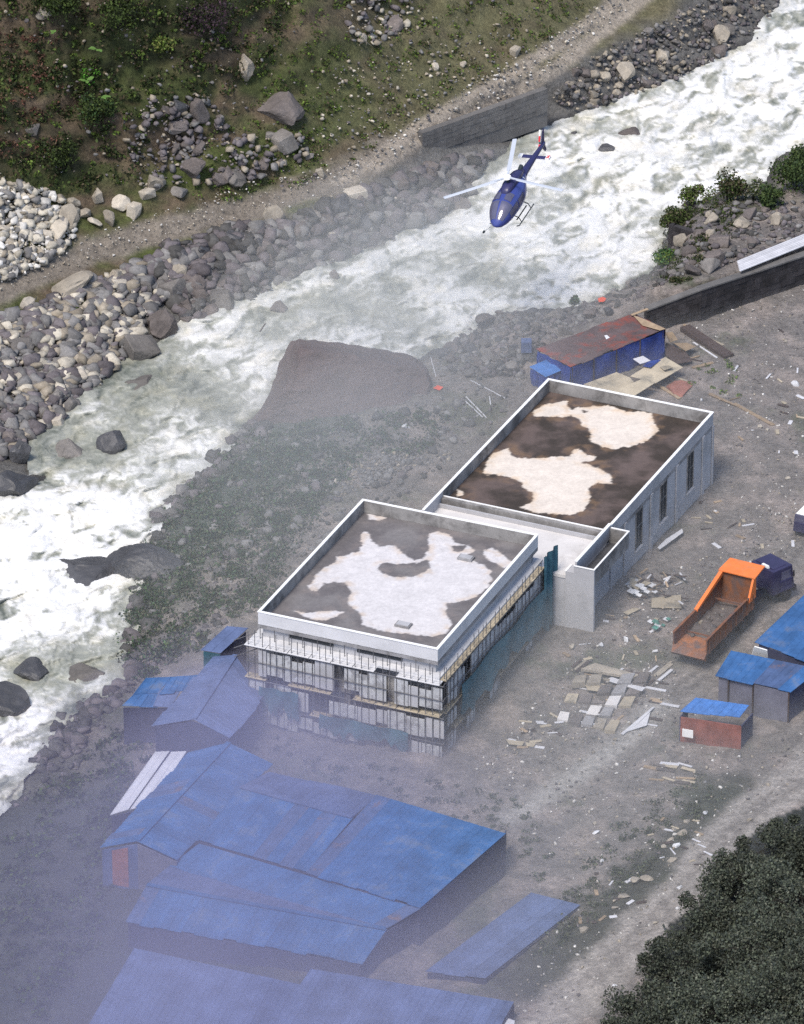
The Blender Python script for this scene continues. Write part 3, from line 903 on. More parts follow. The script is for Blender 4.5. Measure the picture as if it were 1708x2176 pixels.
# the giant boulder and the dark one on the near shore
def giant(px, py, w, d, h, label, seed, rz, dz, material='rock_wet'):
    me = round_rock(seed, (1, 1, 1), 5, 0.22)
    me.materials.append(M[material])
    o = bpy.data.objects.new('giant_boulder', me); link(o)
    p = G(px, py)
    o.location = (p.x, p.y, p.z + dz); o.scale = (w, d, h); o.rotation_euler = (0.1, -0.12, rz)
    tag(o, label, 'boulder')
M['rock_giant'] = mat('rock_giant', (0.125, 0.095, 0.092), var=0.25, scale=0.45, bmp=1.0, bd=0.5, dirt=(0.065, 0.055, 0.05), dirt_scale=0.3, dirt_lo=.48, dirt_hi=.62, rough=0.9)
giant(712, 850, 14.0, 11.5, 8.4, 'house sized dark boulder bulging into the river', 61, 0.3, -0.3, 'rock_giant')
giant(318, 1205, 4.6, 6.0, 3.4, 'large dark rounded boulder on the near shore downstream of the giant one', 66, 1.0, -0.5, 'rock_wet')


def sample_region(poly, n, r):
    xs = [p[0] for p in poly]; ys = [p[1] for p in poly]
    out = []
    while len(out) < n:
        x = r.uniform(min(xs), max(xs), n * 2); y = r.uniform(min(ys), max(ys), n * 2)
        m = inside(poly, x, y)
        out += list(zip(x[m], y[m]))
    return np.array(out[:n])


R_FAR = [(-60, 800), (-60, 700), (0, 665), (110, 632), (200, 600), (300, 560), (400, 505), (520, 490), (640, 462), (760, 425), (850, 385), (960, 335), (1040, 330), (1020, 385), (985, 430), (940, 470), (860, 500),
         (790, 524), (700, 572), (560, 624), (400, 692), (260, 787), (140, 882), (60, 960), (-60, 1050)]
R_FAR_A = [(-40, 800), (-40, 690), (110, 640), (300, 560), (400, 560), (260, 770), (140, 880), (40, 950), (-40, 1000)]
R_FAR_B = [(300, 560), (400, 505), (640, 462), (850, 385), (960, 335), (1040, 330), (985, 430), (790, 524), (560, 624), (400, 690)]
R_UP = [(1170, 215), (1230, 140), (1290, 100), (1400, 50), (1490, 0), (1560, -60), (1680, -40), (1640, 40), (1560, 100), (1500, 140), (1400, 188), (1250, 240)]
R_PILE = [(-60, 380), (0, 385), (60, 395), (110, 408), (165, 450), (150, 520), (60, 580), (-60, 620)]
R_FALL = [(310, 210), (440, 200), (500, 290), (640, 280), (660, 340), (520, 390), (300, 400), (270, 300)]
R_SCREE = [(740, -20), (900, -20), (880, 60), (800, 95), (740, 90)]
R_NEAR = [(940, 745), (1000, 702), (1060, 665), (1200, 660), (1290, 625), (1395, 580), (1440, 560), (1440, 590), (1330, 650), (1180, 720), (1120, 770), (1110, 800), (1000, 800), (920, 790)]
R_HEAD = [(1425, 470), (1440, 440), (1540, 425), (1600, 430), (1708, 430), (1780, 440), (1780, 500), (1600, 550), (1440, 590), (1400, 580)]
R_MEADOW = [(700, 150), (900, 100), (1080, 60), (1100, 140), (940, 220), (760, 330), (650, 330)]


LAND = []
for b in BIG:
    t = b[6]
    for cut in (' at ', ' in ', ' on ', ' beside ', ' behind ', ' under ', ' above ', ' lying ', ' standing ', ' between ', ' below ', ' high ', ' where ', ' capping ', ' pointing ', ' touching ', ' next ', ' among ', ' just ', ' topping ',
                ' to the ', ' leaning ', ' alone ', ' half ', ' beyond ', ' farther ', ' by ', ' of ', ' left ', ' low ', ' close ', ' upward'):
        k = t.find(cut)
        if k > 8: t = t[:k]
    LAND.append((b[0], b[1], t))
_seen = {}
TONE = {'rock_grey': 'grey', 'rock_mauve': 'mauve grey', 'rock_cream': 'cream', 'rock_tan': 'tan', 'rock_wet': 'dark', 'plastic_white': 'white', 'ply': 'cream', 'wood': 'tan', 'wood_dark': 'dark brown', 'zinc': 'whitish grey', 'plastic_teal': 'green'}


def where_words(x, y):
    best = min(LAND, key=lambda q: (q[0] - x) ** 2 + ((q[1] - y) * 1.3) ** 2)
    dx, dy = x - best[0], y - best[1]
    d = math.hypot(dx, dy)
    a, c_ = dx * .7 - dy * .7, dx * .7 + dy * .7
    if abs(a) > abs(c_): w = 'upstream of' if a > 0 else 'downstream of'
    else: w = ('on the water side of' if (c_ > 0) == (x + y < 2200 and not (x > 930 and y > 560)) else 'on the landward side of')
    far = 'close' if d < 45 else 'a few steps' if d < 90 else 'well'
    return f'{far} {w} the {best[2]}'


def describe(x, y, size, mt, noun):
    sz = 'big' if size > 40 else 'medium' if size > 30 else 'small'
    l = f'{sz} {TONE[mt]} {noun} {where_words(x, y)}'
    w = l.split()
    return ' '.join(w[:16])


def scatter_boulders(poly, n, smin, smax, mats, label, group, seed, name='boulder', flat=0.75, squash=1.0):
    r = np.random.default_rng(seed)
    pts = sample_region(poly, n, r)
    for i, (x, y) in enumerate(pts):
        s = smin + (smax - smin) * r.random() ** 2.2
        mt = mats[int(r.integers(len(mats)))]
        boulder(x, y, s, s * flat * r.uniform(.8, 1.15), mt, describe(x, y, s, mt, label), group, rnd=(1 if r.random() < .4 else 2 if r.random() < .3 else 0), seed=int(seed * 1000 + i), name=name)

scatter_boulders(R_FAR_A, 58, 24, 60, ['rock_grey', 'rock_grey', 'rock_tan', 'rock_cream', 'rock_mauve'], 'boulder in the rubble slope', 'boulders in the rubble slope beside the eddy', 101)
scatter_boulders(R_FAR_B, 74, 32, 70, ['rock_mauve', 'rock_mauve', 'rock_grey', 'rock_wet'], 'boulder in the riprap', 'boulders in the riprap between track and river', 102)
scatter_boulders(R_UP, 42, 20, 44, ['rock_mauve', 'rock_grey', 'rock_tan'], 'bank boulder', 'boulders on the upstream bank', 103)
scatter_boulders(R_PILE, 30, 20, 44, ['rock_cream', 'rock_cream', 'rock_tan'], 'stone in the pale pile', 'stones of the pale rubble pile', 104)
scatter_boulders(R_FALL, 18, 22, 50, ['rock_mauve', 'rock_grey', 'rock_mauve'], 'stone of the rock fall', 'stones of the rock fall', 105)
scatter_boulders(R_NEAR, 34, 24, 50, ['rock_mauve', 'rock_grey', 'rock_wet'], 'boulder in the riverside riprap', 'boulders of the near riverside riprap', 106)
scatter_boulders(R_HEAD, 26, 26, 56, ['rock_mauve', 'rock_grey', 'rock_mauve', 'rock_tan'], 'bank head boulder', 'boulders on the near bank head', 107)


# small stones nobody could count
_ico = []
def hull_base(seed, n):
    r = np.random.default_rng(seed)
    p = r.normal(size=(n, 3)); p /= np.linalg.norm(p, axis=1)[:, None]
    p = np.sign(p) * np.abs(p) ** 0.8
    p *= .55 * np.array([1, r.uniform(.6, .95), r.uniform(.45, .85)]) * r.uniform(.8, 1.1, (n, 1))
    bm = bmesh.new()
    for q in p: bm.verts.new(q)
    res = bmesh.ops.convex_hull(bm, input=bm.verts[:])
    bmesh.ops.delete(bm, geom=[g for g in res['geom_interior'] if isinstance(g, bmesh.types.BMVert)], context='VERTS')
    bm.verts.index_update()
    v = np.array([q.co[:] for q in bm.verts]); f = np.array([[q.index for q in p_.verts] for p_ in bm.faces])
    bm.free()
    return v, f
_bases = [hull_base(i + 300, 16) for i in range(8)] + [hull_base(i + 400, 10) for i in range(8)]


def rubble(name, label, regions, seed, terrain_kind=True):
    """regions: (poly, count, smin, smax, [colours]) ; sizes in plan units"""
    r = np.random.default_rng(seed)
    V = []; F = []; C = []; off = 0
    for poly, n, smin, smax, cols in regions:
        pts = sample_region(poly, n, r)
        px, py = pts[:, 0], pts[:, 1]
        i = np.clip(((px - GX[0]) / 6.5).astype(int), 0, len(GX) - 1); j = np.clip(((py - GY[0]) / 6.5).astype(int), 0, len(GY) - 1)
        z = Z[j, i]
        w = PN(px, py, z)
        s = (smin + (smax - smin) * r.random(n) ** 2.4) / UPM
        for k in range(n):
            big = s[k] > 0.3
            bv, bf = _bases[int(r.integers(8)) if big else 8 + int(r.integers(8))]
            a = r.uniform(0, 6.28); ca, sa = math.cos(a), math.sin(a)
            t = r.uniform(-.6, .6); ct, st_ = math.cos(t), math.sin(t)
            v = bv * s[k]
            v = np.stack([v[:, 0], v[:, 1] * ct - v[:, 2] * st_, v[:, 1] * st_ + v[:, 2] * ct], 1)
            v = np.stack([v[:, 0] * ca - v[:, 1] * sa, v[:, 0] * sa + v[:, 1] * ca, v[:, 2]], 1)
            V.append(v + w[k] + np.array([0, 0, s[k] * 0.15])); F.append(bf + off); off += len(v)
            c = np.array(cols[int(r.integers(len(cols)))]) * r.uniform(0.7, 1.25)
            C.append(np.tile(c, (len(v), 1)))
    o = np_mesh(name, np.concatenate(V), np.concatenate(F), M['rubble'], cols=np.concatenate(C))
    tag(o, label, name.replace('_', ' '), None, 'stuff')

cg = (.20, .195, .19); cm = (.15, .135, .14); cc_ = (.5, .46, .38); ct_ = (.33, .29, .23); cd = (.09, .088, .085); cw = (.62, .6, .56)
rubble('rubble', 'loose grey and cream stones filling the far bank slope', [
    (R_FAR_A, 2100, 9, 50, [cg, cg, cg, cm, cc_, ct_, cm]), (R_FAR_B, 1400, 14, 54, [cm, cm, cg, cd])], 201)
rubble('rubble_pile', 'pale heap of broken cream stones above the dirt track', [(R_PILE, 1200, 5, 34, [cc_, cc_, ct_, cw, cg])], 202)
rubble('upstream_rubble', 'small stones between the boulders of the upstream bank', [(R_UP, 900, 6, 20, [cg, cm, ct_, cd])], 203)
rubble('hillside_stones', 'stones scattered over the grassy far slope', [
    (R_FALL, 420, 6, 26, [cm, cm, cg, ct_]), (R_SCREE, 150, 6, 26, [cm, ct_, cc_, cg]), (R_MEADOW, 260, 4, 12, [ct_, cc_, cg]),
    ([(-300, -200), (1300, -200), (1100, 120), (800, 340), (600, 400), (0, 380), (-300, 380)], 900, 4, 14, [ct_, cm, cg]),
    ([(640, 350), (760, 340), (780, 400), (640, 440), (480, 470), (0, 620), (0, 560)], 420, 3, 8, [cw, ct_, cc_]),
    ([(700, 370), (1080, 130), (1350, -40), (1380, -20), (1180, 150), (900, 300), (760, 380)], 600, 3, 10, [cw, ct_, cc_, cg])], 204)
rubble('near_bank_stones', 'small grey stones between the boulders of the near bank', [
    (R_NEAR, 1200, 6, 24, [cm, cg, cd]), (R_HEAD, 700, 6, 24, [cm, cg, cd]),
    ([(560, 900), (900, 790), (1130, 790), (1060, 900), (900, 1020), (700, 1180), (560, 1290), (300, 1420), (290, 1280), (330, 1110), (440, 1000)], 1400, 4, 16, [cd, cd, cg, cm]),
    ([(740, 990), (800, 960), (960, 960), (960, 985), (850, 1000), (720, 1060)], 500, 4, 13, [cg, ct_, cg]),
    ([(240, 1420), (290, 1280), (430, 1330), (300, 1440), (120, 1700), (30, 1720), (110, 1560)], 260, 5, 22, [cd, cd, cm])], 205)
rubble('shoreline_stones', 'dark wet stones edging the near shore and standing out of the scrub', [
    ([(560, 885), (500, 930), (430, 995), (370, 1050), (322, 1110), (335, 1150), (400, 1070), (480, 1000), (580, 920)], 240, 12, 44, [cd, cd, cm, cg]),
    ([(285, 1250), (270, 1350), (240, 1450), (110, 1550), (60, 1640), (120, 1640), (280, 1470), (320, 1330)], 230, 12, 46, [cd, cd, cm]),
    ([(600, 900), (900, 860), (1050, 860), (900, 1000), (700, 1150), (500, 1330), (340, 1420), (320, 1200)], 260, 8, 34, [cd, cm, cg, cg])], 209)
rubble('yard_gravel', 'gravel and chips strewn over the building yard', [
    ([(1380, 720), (1708, 600), (1708, 1150), (1560, 1120), (1540, 860)], 700, 2.5, 8, [cg, ct_, cw, cm]),
    ([(1320, 1280), (1700, 1030), (1700, 1160), (1440, 1400), (1200, 1600), (1080, 1680), (1000, 1640)], 1100, 2.5, 9, [cg, ct_, cw, cm]),
    ([(1050, 1680), (1420, 1400), (1520, 1600), (1708, 1560), (1708, 1640), (1200, 2150), (1080, 2150), (1200, 1850)], 1000, 3, 10, [cg, ct_, cm, cw])], 206)


# ------------------------------------------------------------------ green things
def leaf_cloud(centres, radii, n, size, cols, r, flat=1.0):
    """many small leaf faces spread through the given blobs; returns verts, faces, colours"""
    centres = np.asarray(centres, float); radii = np.asarray(radii, float)
    k = r.integers(len(centres), size=n)
    d = r.normal(size=(n, 3)); d /= np.linalg.norm(d, axis=1)[:, None]
    rad = r.random(n) ** 0.45
    c = centres[k] + d * (radii[k] * rad)[:, None] * np.array([1, 1, flat])
    a = r.normal(size=(n, 3)); a /= np.linalg.norm(a, axis=1)[:, None]
    b = np.cross(a, r.normal(size=(n, 3))); b /= np.linalg.norm(b, axis=1)[:, None]
    s = size * r.uniform(.6, 1.5, n)[:, None]
    V = np.stack([c - a * s - b * s * .5, c + a * s * .2 - b * s * .75, c + a * s + b * s * .35, c - a * s * .1 + b * s * .7], 1).reshape(-1, 3)
    F = np.arange(4 * n).reshape(n, 4)
    cl = np.asarray(cols)[r.integers(len(cols), size=n)] * r.uniform(.6, 1.35, (n, 1))
    return V, F, np.repeat(cl, 4, 0)


def undergrowth(name, label, regions, seed):
    r = np.random.default_rng(seed)
    VV = []; FF = []; CC = []; off = 0
    for poly, nb, rad, nleaf, size, cols in regions:
        pts = sample_region(poly, nb, r)
        cs = [np.array(G(x, y)) for x, y in pts]
        rr = r.uniform(.4, 1.0, nb) * rad
        V, F, Cc = leaf_cloud(cs, rr, nleaf, size, cols, r, 0.55)
        VV.append(V); FF.append(F + off); CC.append(Cc); off += len(V)
    o = np_mesh(name, np.concatenate(VV), np.concatenate(FF), M['leaf'], cols=np.concatenate(CC))
    tag(o, label, name.replace('_', ' '), None, 'stuff')

gd = (.024, .035, .012); gm = (.06, .09, .022); gl = (.12, .18, .035); gb = (.075, .06, .035); gy = (.16, .17, .05); gbr = (.09, .28, .03)
R_HILLDARK = [(-100, -150), (700, -150), (600, 90), (480, 200), (330, 250), (280, 380), (190, 400), (20, 400), (-60, 330)]
R_HILLGREEN = [(300, -60), (1300, -100), (1200, 60), (900, 230), (760, 340), (620, 400), (400, 440), (420, 300), (560, 180)]
undergrowth('undergrowth', 'dark scrub and low plants covering the far hillside', [
    (R_HILLDARK, 500, 1.0, 26000, .12, [gd, gd, gm, gb]), (R_HILLDARK, 120, .7, 3500, .12, [gm, gl]),
    (R_HILLGREEN, 500, .8, 15000, .10, [gm, gb, gm, gl]), ([(-60, 60), (120, 80), (130, 330), (-60, 330)], 90, .8, 3500, .1, [(.15, .07, .05), gb, (.10, .06, .04)])], 301)
undergrowth('bank_grass', 'grass tufts on the mossy rocks of both banks', [
    ([(150, 640), (235, 640), (235, 700), (160, 720)], 26, .7, 3000, .09, [gd, gm, gm]), ([(300, 550), (370, 540), (380, 590), (310, 590)], 8, .6, 700, .09, [gm, gl]),
    ([(1400, 540), (1430, 470), (1470, 440), (1600, 430), (1580, 480), (1480, 600), (1420, 610)], 60, .9, 6500, .08, [gm, gd, (.08, .075, .04), gd]),
    ([(1400, 780), (1560, 760), (1600, 860), (1560, 870)], 16, .5, 900, .07, [gm, gl]),
    ([(430, 1340), (300, 1420), (240, 1560), (60, 1720), (-100, 2000), (100, 2175), (250, 1900), (230, 1750), (330, 1600), (250, 1480), (520, 1330)], 160, 1.1, 9000, .14, [gd, gm, (.05, .065, .035)])], 302)


undergrowth('bank_scrub', 'grey green scrub over the near bank from the giant boulder down to the sheds', [
    ([(560, 905), (640, 900), (880, 880), (960, 880), (900, 960), (760, 990), (640, 1120), (560, 1290), (430, 1330), (330, 1440), (260, 1440), (290, 1220), (340, 1100), (440, 1000)], 420, 1.3, 42000, .11, [(.035, .065, .03), (.06, .10, .045), (.025, .045, .025), (.10, .105, .07)]),
    ([(1200, 1860), (1330, 1720), (1500, 1640), (1540, 1700), (1400, 1840), (1230, 1980), (1120, 2060)], 120, .7, 7000, .08, [(.06, .075, .04), (.05, .055, .04), (.09, .10, .06)]),
    ([(480, 1600), (560, 1560), (900, 1650), (1100, 1700), (1180, 1800), (1150, 1880), (1080, 1850), (800, 1680)], 80, .6, 4500, .08, [(.06, .075, .04), (.09, .10, .06)])], 304)


def shrub(px, py, r0, h, label, cols, seed, name='shrub', n=2600, dz=0.0, group=None):
    r = np.random.default_rng(seed)
    g = G(px, py)
    root = empty(name, g, label, 'shrub', group)
    m = MB()
    cs = []; rs = []
    for i in range(6):
        a = r.uniform(0, 6.28); q = Vector((math.cos(a) * r0 * r.uniform(.2, .7), math.sin(a) * r0 * r.uniform(.2, .7), h * r.uniform(.45, .95)))
        m.tube((0, 0, -.1), q, .05, .015, 5)
        cs.append(q); rs.append(r0 * r.uniform(.3, .55))
    cs.append(Vector((0, 0, h * .35))); rs.append(r0 * .75)
    m.build('stem', M['bark'], root)
    V, F, C = leaf_cloud([tuple(c) for c in cs], rs, n, .09, cols, r, 0.85)
    np_mesh('foliage', V, F, M['leaf'], root, cols=C)

gs = [(.05, .08, .025), (.07, .10, .03), (.03, .05, .02)]
for i, q in enumerate([
    (1690, 405, 2.6, 3.2, 'big round green bush overhanging the white water', gs, 5200),
    (1640, 440, 1.3, 1.5, 'low green bush in front of the big round one', gs, 1800),
    (1545, 430, 2.0, 1.9, 'brown tinged shrub in the middle of the bank head', [(.09, .075, .045), gm, gd], 2200),
    (1600, 425, 1.1, 1.6, 'thin flowering shrub between the big bush and the brown one', [(.09, .10, .05), gm, (.3, .3, .26)], 900),
    (1475, 440, 1.8, 1.5, 'sparse shrub with pale seed heads at the tip of the bank head', [(.12, .11, .07), gm, gl], 1300),
    (1440, 485, 1.7, 1.4, 'green shrub over the dark corner of the bank head', [gm, (.08, .075, .04), gd], 2600),
    (1412, 565, 1.2, 1.1, 'bright green weed clump at the foot of the bank head', [gl, (.05, .12, .04)], 900),
    (1218, 650, .5, .8, 'small green plant on the riprap near the shack', [gm, (.05, .12, .05)], 350),
    (120, 30, 2.2, 1.6, 'dark green bush high on the slope by the squarish boulder', [gd, gm], 2200),
    (250, 60, 2.6, 2.2, 'spreading dark bush in the shadowed part of the slope', [gd, gm], 2600),
    (345, 110, 1.4, 1.2, 'yellow green fern like bush on the dark slope', [gy, gl, gm], 900),
    (430, 70, 3.0, 2.4, 'purple brown leafless thicket in the dark hollow', [(.06, .035, .05), (.04, .028, .035), gd], 2800),
    (200, 260, 2.2, 1.8, 'dark bush halfway down the shadowed slope', [gd, gm, (.03, .06, .02)], 2200),
    (120, 350, 2.0, 1.7, 'dark bush directly above the pale rubble pile', [gd, gd, gm], 2200),
    (190, 170, 1.0, .9, 'dark bush carrying a few large light green leaves', [gm, gbr, gd], 700),
]):
    shrub(q[0], q[1], q[2], q[3], q[4], q[5], 400 + i, n=q[6])

# single broad bright leaves on the dark slope
_lm = MB()
def leaf_plant(px, py, s, seed, label):
    r = random.Random(seed)
    root = empty('broad_leaf_plant', G(px, py, .55), label, 'plant')
    m0 = MB(); m0.tube((0, 0, -.7), (0, 0, .05), .02, .01, 4); m0.build('stem', M['bark'], root)
    for k in range(3):
        a = r.uniform(0, 6.28); l = s * r.uniform(.6, 1)
        d = Vector((math.cos(a), math.sin(a), .25)); sd = Vector((-math.sin(a), math.cos(a), 0))
        pts = [Vector((0, 0, .05)), d * l * .35 + sd * l * .28, d * l * .75 + sd * l * .2, d * l * 1.0 - Vector((0, 0, l * .15)), d * l * .75 - sd * l * .2, d * l * .35 - sd * l * .28]
        V = [tuple(p) for p in pts] + [tuple(p - Vector((0, 0, .02))) for p in pts]
        F = [(0, 1, 2, 3, 4, 5), (11, 10, 9, 8, 7, 6)] + [(i, (i + 6), (i + 1) % 6 + 6, (i + 1) % 6) for i in range(6)]
        me = bpy.data.meshes.new('leaf'); me.from_pydata(V, [], F); me.materials.append(M['leaf_bright'])
        link(bpy.data.objects.new('leaf', me), root)
M['leaf_bright'] = mat('bright_leaf', (0.11, 0.21, 0.05), rough=.6, var=.25, scale=2, bmp=0)
for i, (x, y, s, l) in enumerate([(205, 105, .9, 'bright green broad leaved plant highest on the dark slope'), (185, 172, .9, 'bright green broad leaved plant midway up the dark slope'),
                                  (216, 206, .8, 'bright green broad leaved plant lowest on the dark slope'), (115, 70, .6, 'small bright leaved plant near the squarish boulder')]):
    leaf_plant(x, y, s, i, l)


def tree(px, py, h, cr, label, seed, n=5200, cols=None, lean=(0, 0)):
    r = np.random.default_rng(seed)
    g = G(px, py)
    root = empty('tree', g, label, 'tree')
    m = MB()
    top = Vector((lean[0], lean[1], h * .75))
    pts = [Vector((0, 0, -.5)), Vector((lean[0] * .3, lean[1] * .3, h * .3)), top]
    m.tube(pts[0], pts[1], .22, .16, 8); m.tube(pts[1], pts[2], .16, .06, 7)
    m.build('trunk', M['bark'], root)
    cs = []; rs = []
    lm = MB()
    for i in range(34):
        a = r.uniform(0, 6.28); rr = cr * r.uniform(.2, 1.15)
        q = Vector((lean[0] * .6 + math.cos(a) * rr, lean[1] * .6 + math.sin(a) * rr, h * (r.uniform(.3, .95) - .25 * (rr / cr) ** 2)))
        s = pts[1].lerp(pts[2], r.uniform(0, .9))
        lm.tube(s, s.lerp(q, .8), .05, .012, 5)
        cs.append(tuple(q)); rs.append(cr * r.uniform(.14, .42))
    cs.append(tuple(top)); rs.append(cr * .45)
    lm.build('limb', M['bark'], root).data
    V, F, C = leaf_cloud(cs, rs, n, .075, cols, r, 0.8)
    np_mesh('crown', V, F, M['leaf'], root, cols=C)

dk1 = [(.055, .066, .048), (.070, .082, .056), (.040, .048, .040), (.084, .090, .068)]
for i, q in enumerate([
    (1670, 1830, 4.5, 2.6, 'topmost dark tree at the head of the foreground grove'),
    (1600, 1900, 4.5, 2.6, 'dark tree bulging over the lane below the grove head'),
    (1700, 1960, 5.5, 3.2, 'tall dark tree cut by the side of the frame'),
    (1510, 1990, 4.2, 2.5, 'dark tree at the widest part of the lane'),
    (1610, 2070, 5.5, 3.2, 'broad dark tree in the heart of the grove'),
    (1455, 2080, 4.0, 2.5, 'dark tree standing where the lane narrows again'),
    (1710, 2140, 6.0, 3.4, 'very dark tree in the corner of the frame'),
    (1540, 2190, 5.5, 3.2, 'dark tree along the lower frame edge beside the corner tree'),
    (1400, 2185, 4.0, 2.6, 'lowest dark tree bordering the dirt lane'),
    (1640, 2290, 6, 3.4, 'dark tree mostly below the frame'),
    (1800, 1850, 5, 3.0, 'dark tree beyond the frame side level with the grove head'),
    (1830, 2010, 6, 3.4, 'dark tree beyond the frame side level with the heart of the grove'),
    (1850, 2180, 6, 3.4, 'dark tree beyond the frame side near the frame corner'),
]):
    tree(q[0], q[1] + 12, q[2] * .7, q[3] * 1.12, q[4], 500 + i, n=16000, cols=[tuple(c_ * (1.0 + .45 * ((i * 7) % 5) / 4) for c_ in q_) for q_ in dk1])
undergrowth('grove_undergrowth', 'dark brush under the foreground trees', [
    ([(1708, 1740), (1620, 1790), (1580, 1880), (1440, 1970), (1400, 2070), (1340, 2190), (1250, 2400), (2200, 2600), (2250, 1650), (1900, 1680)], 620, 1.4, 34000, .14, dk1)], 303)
# ------------------------------------------------------------------ buildings
def proj(p):
    """world -> plan"""
    q = np.asarray(p, float) - _C
    w = q @ _F
    return CW / 2 + FPX * (q @ _R) / w, CH / 2 - FPX * (q @ _U) / w


class Frame:
    """a rectangle on plan: origin at the near corner, u along the near side, v along the depth"""
    def __init__(self, O, A, B):
        self.O = Vector((O.x, O.y)); u = Vector((A.x - O.x, A.y - O.y)); v = Vector((B.x - O.x, B.y - O.y))
        self.Lu, self.Lv = u.length, v.length
        self.u = u.normalized(); vv = Vector((-self.u.y, self.u.x))
        if vv.dot(v) < 0: vv = -vv
        self.v = vv

    def w(self, a, b, z):
        q = self.O + self.u * a + self.v * b
        return Vector((q.x, q.y, z))

    def box(self, m, a0, a1, b0, b1, z0, z1):
        c = lambda z: [self.w(a0, b0, z), self.w(a1, b0, z), self.w(a1, b1, z), self.w(a0, b1, z)]
        m.hexa(c(z0), c(z1))

    def mk(self, name, material, parent, *boxes, bevel=0.0):
        m = MB()
        for bx in boxes: self.box(m, *bx)
        return m.build(name, material, parent, bevel)


def stained_floor(fr, a0, a1, b0, b1, z, pale, holes, name, parent, c_dark, c_mid, c_pale, c_rust, seed):
    st = 0.11
    A = np.arange(a0, a1 + st, st).clip(a0, a1); B = np.arange(b0, b1 + st, st).clip(b0, b1)
    aa, bb = np.meshgrid(A, B)
    a, b = aa.ravel(), bb.ravel()
    w = np.stack([fr.O.x + fr.u.x * a + fr.v.x * b, fr.O.y + fr.u.y * a + fr.v.y * b, np.full(a.shape, z)], 1)
    px, py = proj(w)
    wob = fbm(a / .7, b / .7, seed, 5, gain=.6) * 10
    wob2 = fbm(a / .7, b / .7, seed + 5, 5, gain=.6) * 10
    d = np.full(a.shape, 99.0)
    for p in pale: d = np.minimum(d, sdf(p, px + wob, py + wob2 * .6))
    for h in holes: d = np.maximum(d, -sdf(h, px + wob, py + wob2 * .6))
    t = sstep(0.05, -0.06, d)
    n = fbm(a / 3, b / 3, seed + 1, 5); n2 = fbm(a / 1, b / 1, seed + 2, 4)
    c = lerp(np.tile(np.array(c_dark), (len(a), 1)), np.array(c_mid), sstep(-.25, .35, n + .3 * n2))
    ring = np.exp(-((d - 0.35) / 0.45) ** 2) * sstep(-.1, .3, n2 + .5 * n)
    c = lerp(c, np.array(c_rust), ring * 0.55)
    pc = np.array(c_pale) * (1 + .12 * n2)[:, None]
    pc = lerp(pc, np.array(c_pale) * np.array([.93, .84, .74]), sstep(-.8, -.1, d) * sstep(0, .4, n2 + .15))
    c = c + (pc - c) * t[:, None]
    nx_ = len(A)
    q = (np.arange(len(B) - 1)[:, None] * nx_ + np.arange(nx_ - 1)[None]).ravel()
    f = np.stack([q, q + 1, q + nx_ + 1, q + nx_], 1)
    return np_mesh(name, w, f, M['roof_stain'], parent, cols=np.clip(c, .01, .9))

M['roof_stain'] = attr_mat('stained_roof_screed', rough=0.75, fine=4, amount=0.16, bmp=0.2, bd=0.02, fine2=.8)
TOPB = 8.0
FB = Frame(P(548, 1300, TOPB), P(930, 1380, TOPB), P(780, 1063, TOPB))
LBu, LBv = FB.Lu, FB.Lv
bB = empty('concrete_building', FB.w(LBu / 2, LBv / 2, 0), 'unfinished white building wrapped in scaffolding with a pale stained flat roof', 'building')


def C5(pts): return [(x / 2.0, 1088 + y / 2.0) for x, y in pts]        # survey sheet, lower half
def C6(pts): return [(854 + x / 2.0, 1088 + y / 2.0) for x, y in pts]
def C4(pts): return [(854 + x / 2.0, 544 + y / 2.0) for x, y in pts]

pale_B = [[(653, 1245), (672, 1222), (690, 1205), (712, 1195), (718, 1183), (738, 1178), (762, 1172), (768, 1160), (768, 1136), (776, 1128), (786, 1134), (789, 1150), (805, 1160), (830, 1158), (848, 1165),
           (858, 1178), (880, 1190), (900, 1186), (912, 1170), (908, 1148), (912, 1133), (930, 1130), (948, 1131), (962, 1142), (965, 1152), (1000, 1160), (1008, 1172), (985, 1180), (1000, 1190), (1025, 1200), (1042, 1212),
           (1046, 1232), (1036, 1250), (1020, 1260), (1000, 1275), (970, 1278), (950, 1282), (948, 1300), (960, 1325), (950, 1345), (925, 1352), (890, 1350), (850, 1345), (800, 1340), (770, 1328), (768, 1315), (762, 1300),
           (742, 1286), (740, 1270), (746, 1258), (738, 1242), (715, 1235), (690, 1240), (672, 1255), (660, 1256)],
          [(622, 1298), (655, 1302), (690, 1298), (730, 1298), (722, 1306), (700, 1315), (672, 1318), (640, 1306)],
          [(780, 1092), (800, 1096), (822, 1100), (806, 1108), (786, 1103)],
          [(1028, 1172), (1045, 1162), (1062, 1175), (1080, 1188), (1092, 1200), (1072, 1208), (1050, 1196), (1030, 1186)]]
holes_B = [[(798, 1208), (812, 1196), (850, 1198), (885, 1196), (905, 1190), (915, 1200), (905, 1216), (880, 1224), (845, 1226), (815, 1218)],
           [(962, 1160), (990, 1158), (985, 1170), (965, 1170)]]
stained_floor(FB, .15, LBu - .15, .15, LBv - .15, 7.06, pale_B, holes_B, 'roof_floor', bB, (.145, .135, .138), (.20, .19, .19), (.62, .60, .60), (.22, .19, .18), 3.0)
FB.mk('roof_slab', M['concrete'], bB, (0, LBu, 0, LBv, 6.75, 7.05))
pw = .14
for nm, bx in (('parapet', (0, LBu, 0, pw, 7.0, TOPB)), ('parapet', (0, LBu, LBv - pw, LBv, 7.0, TOPB)), ('parapet', (0, pw, pw, LBv - pw, 7.0, TOPB)), ('parapet', (LBu - pw, LBu, pw, LBv - pw, 7.0, TOPB))):
    FB.mk(nm, M['plaster_white'], bB, bx)
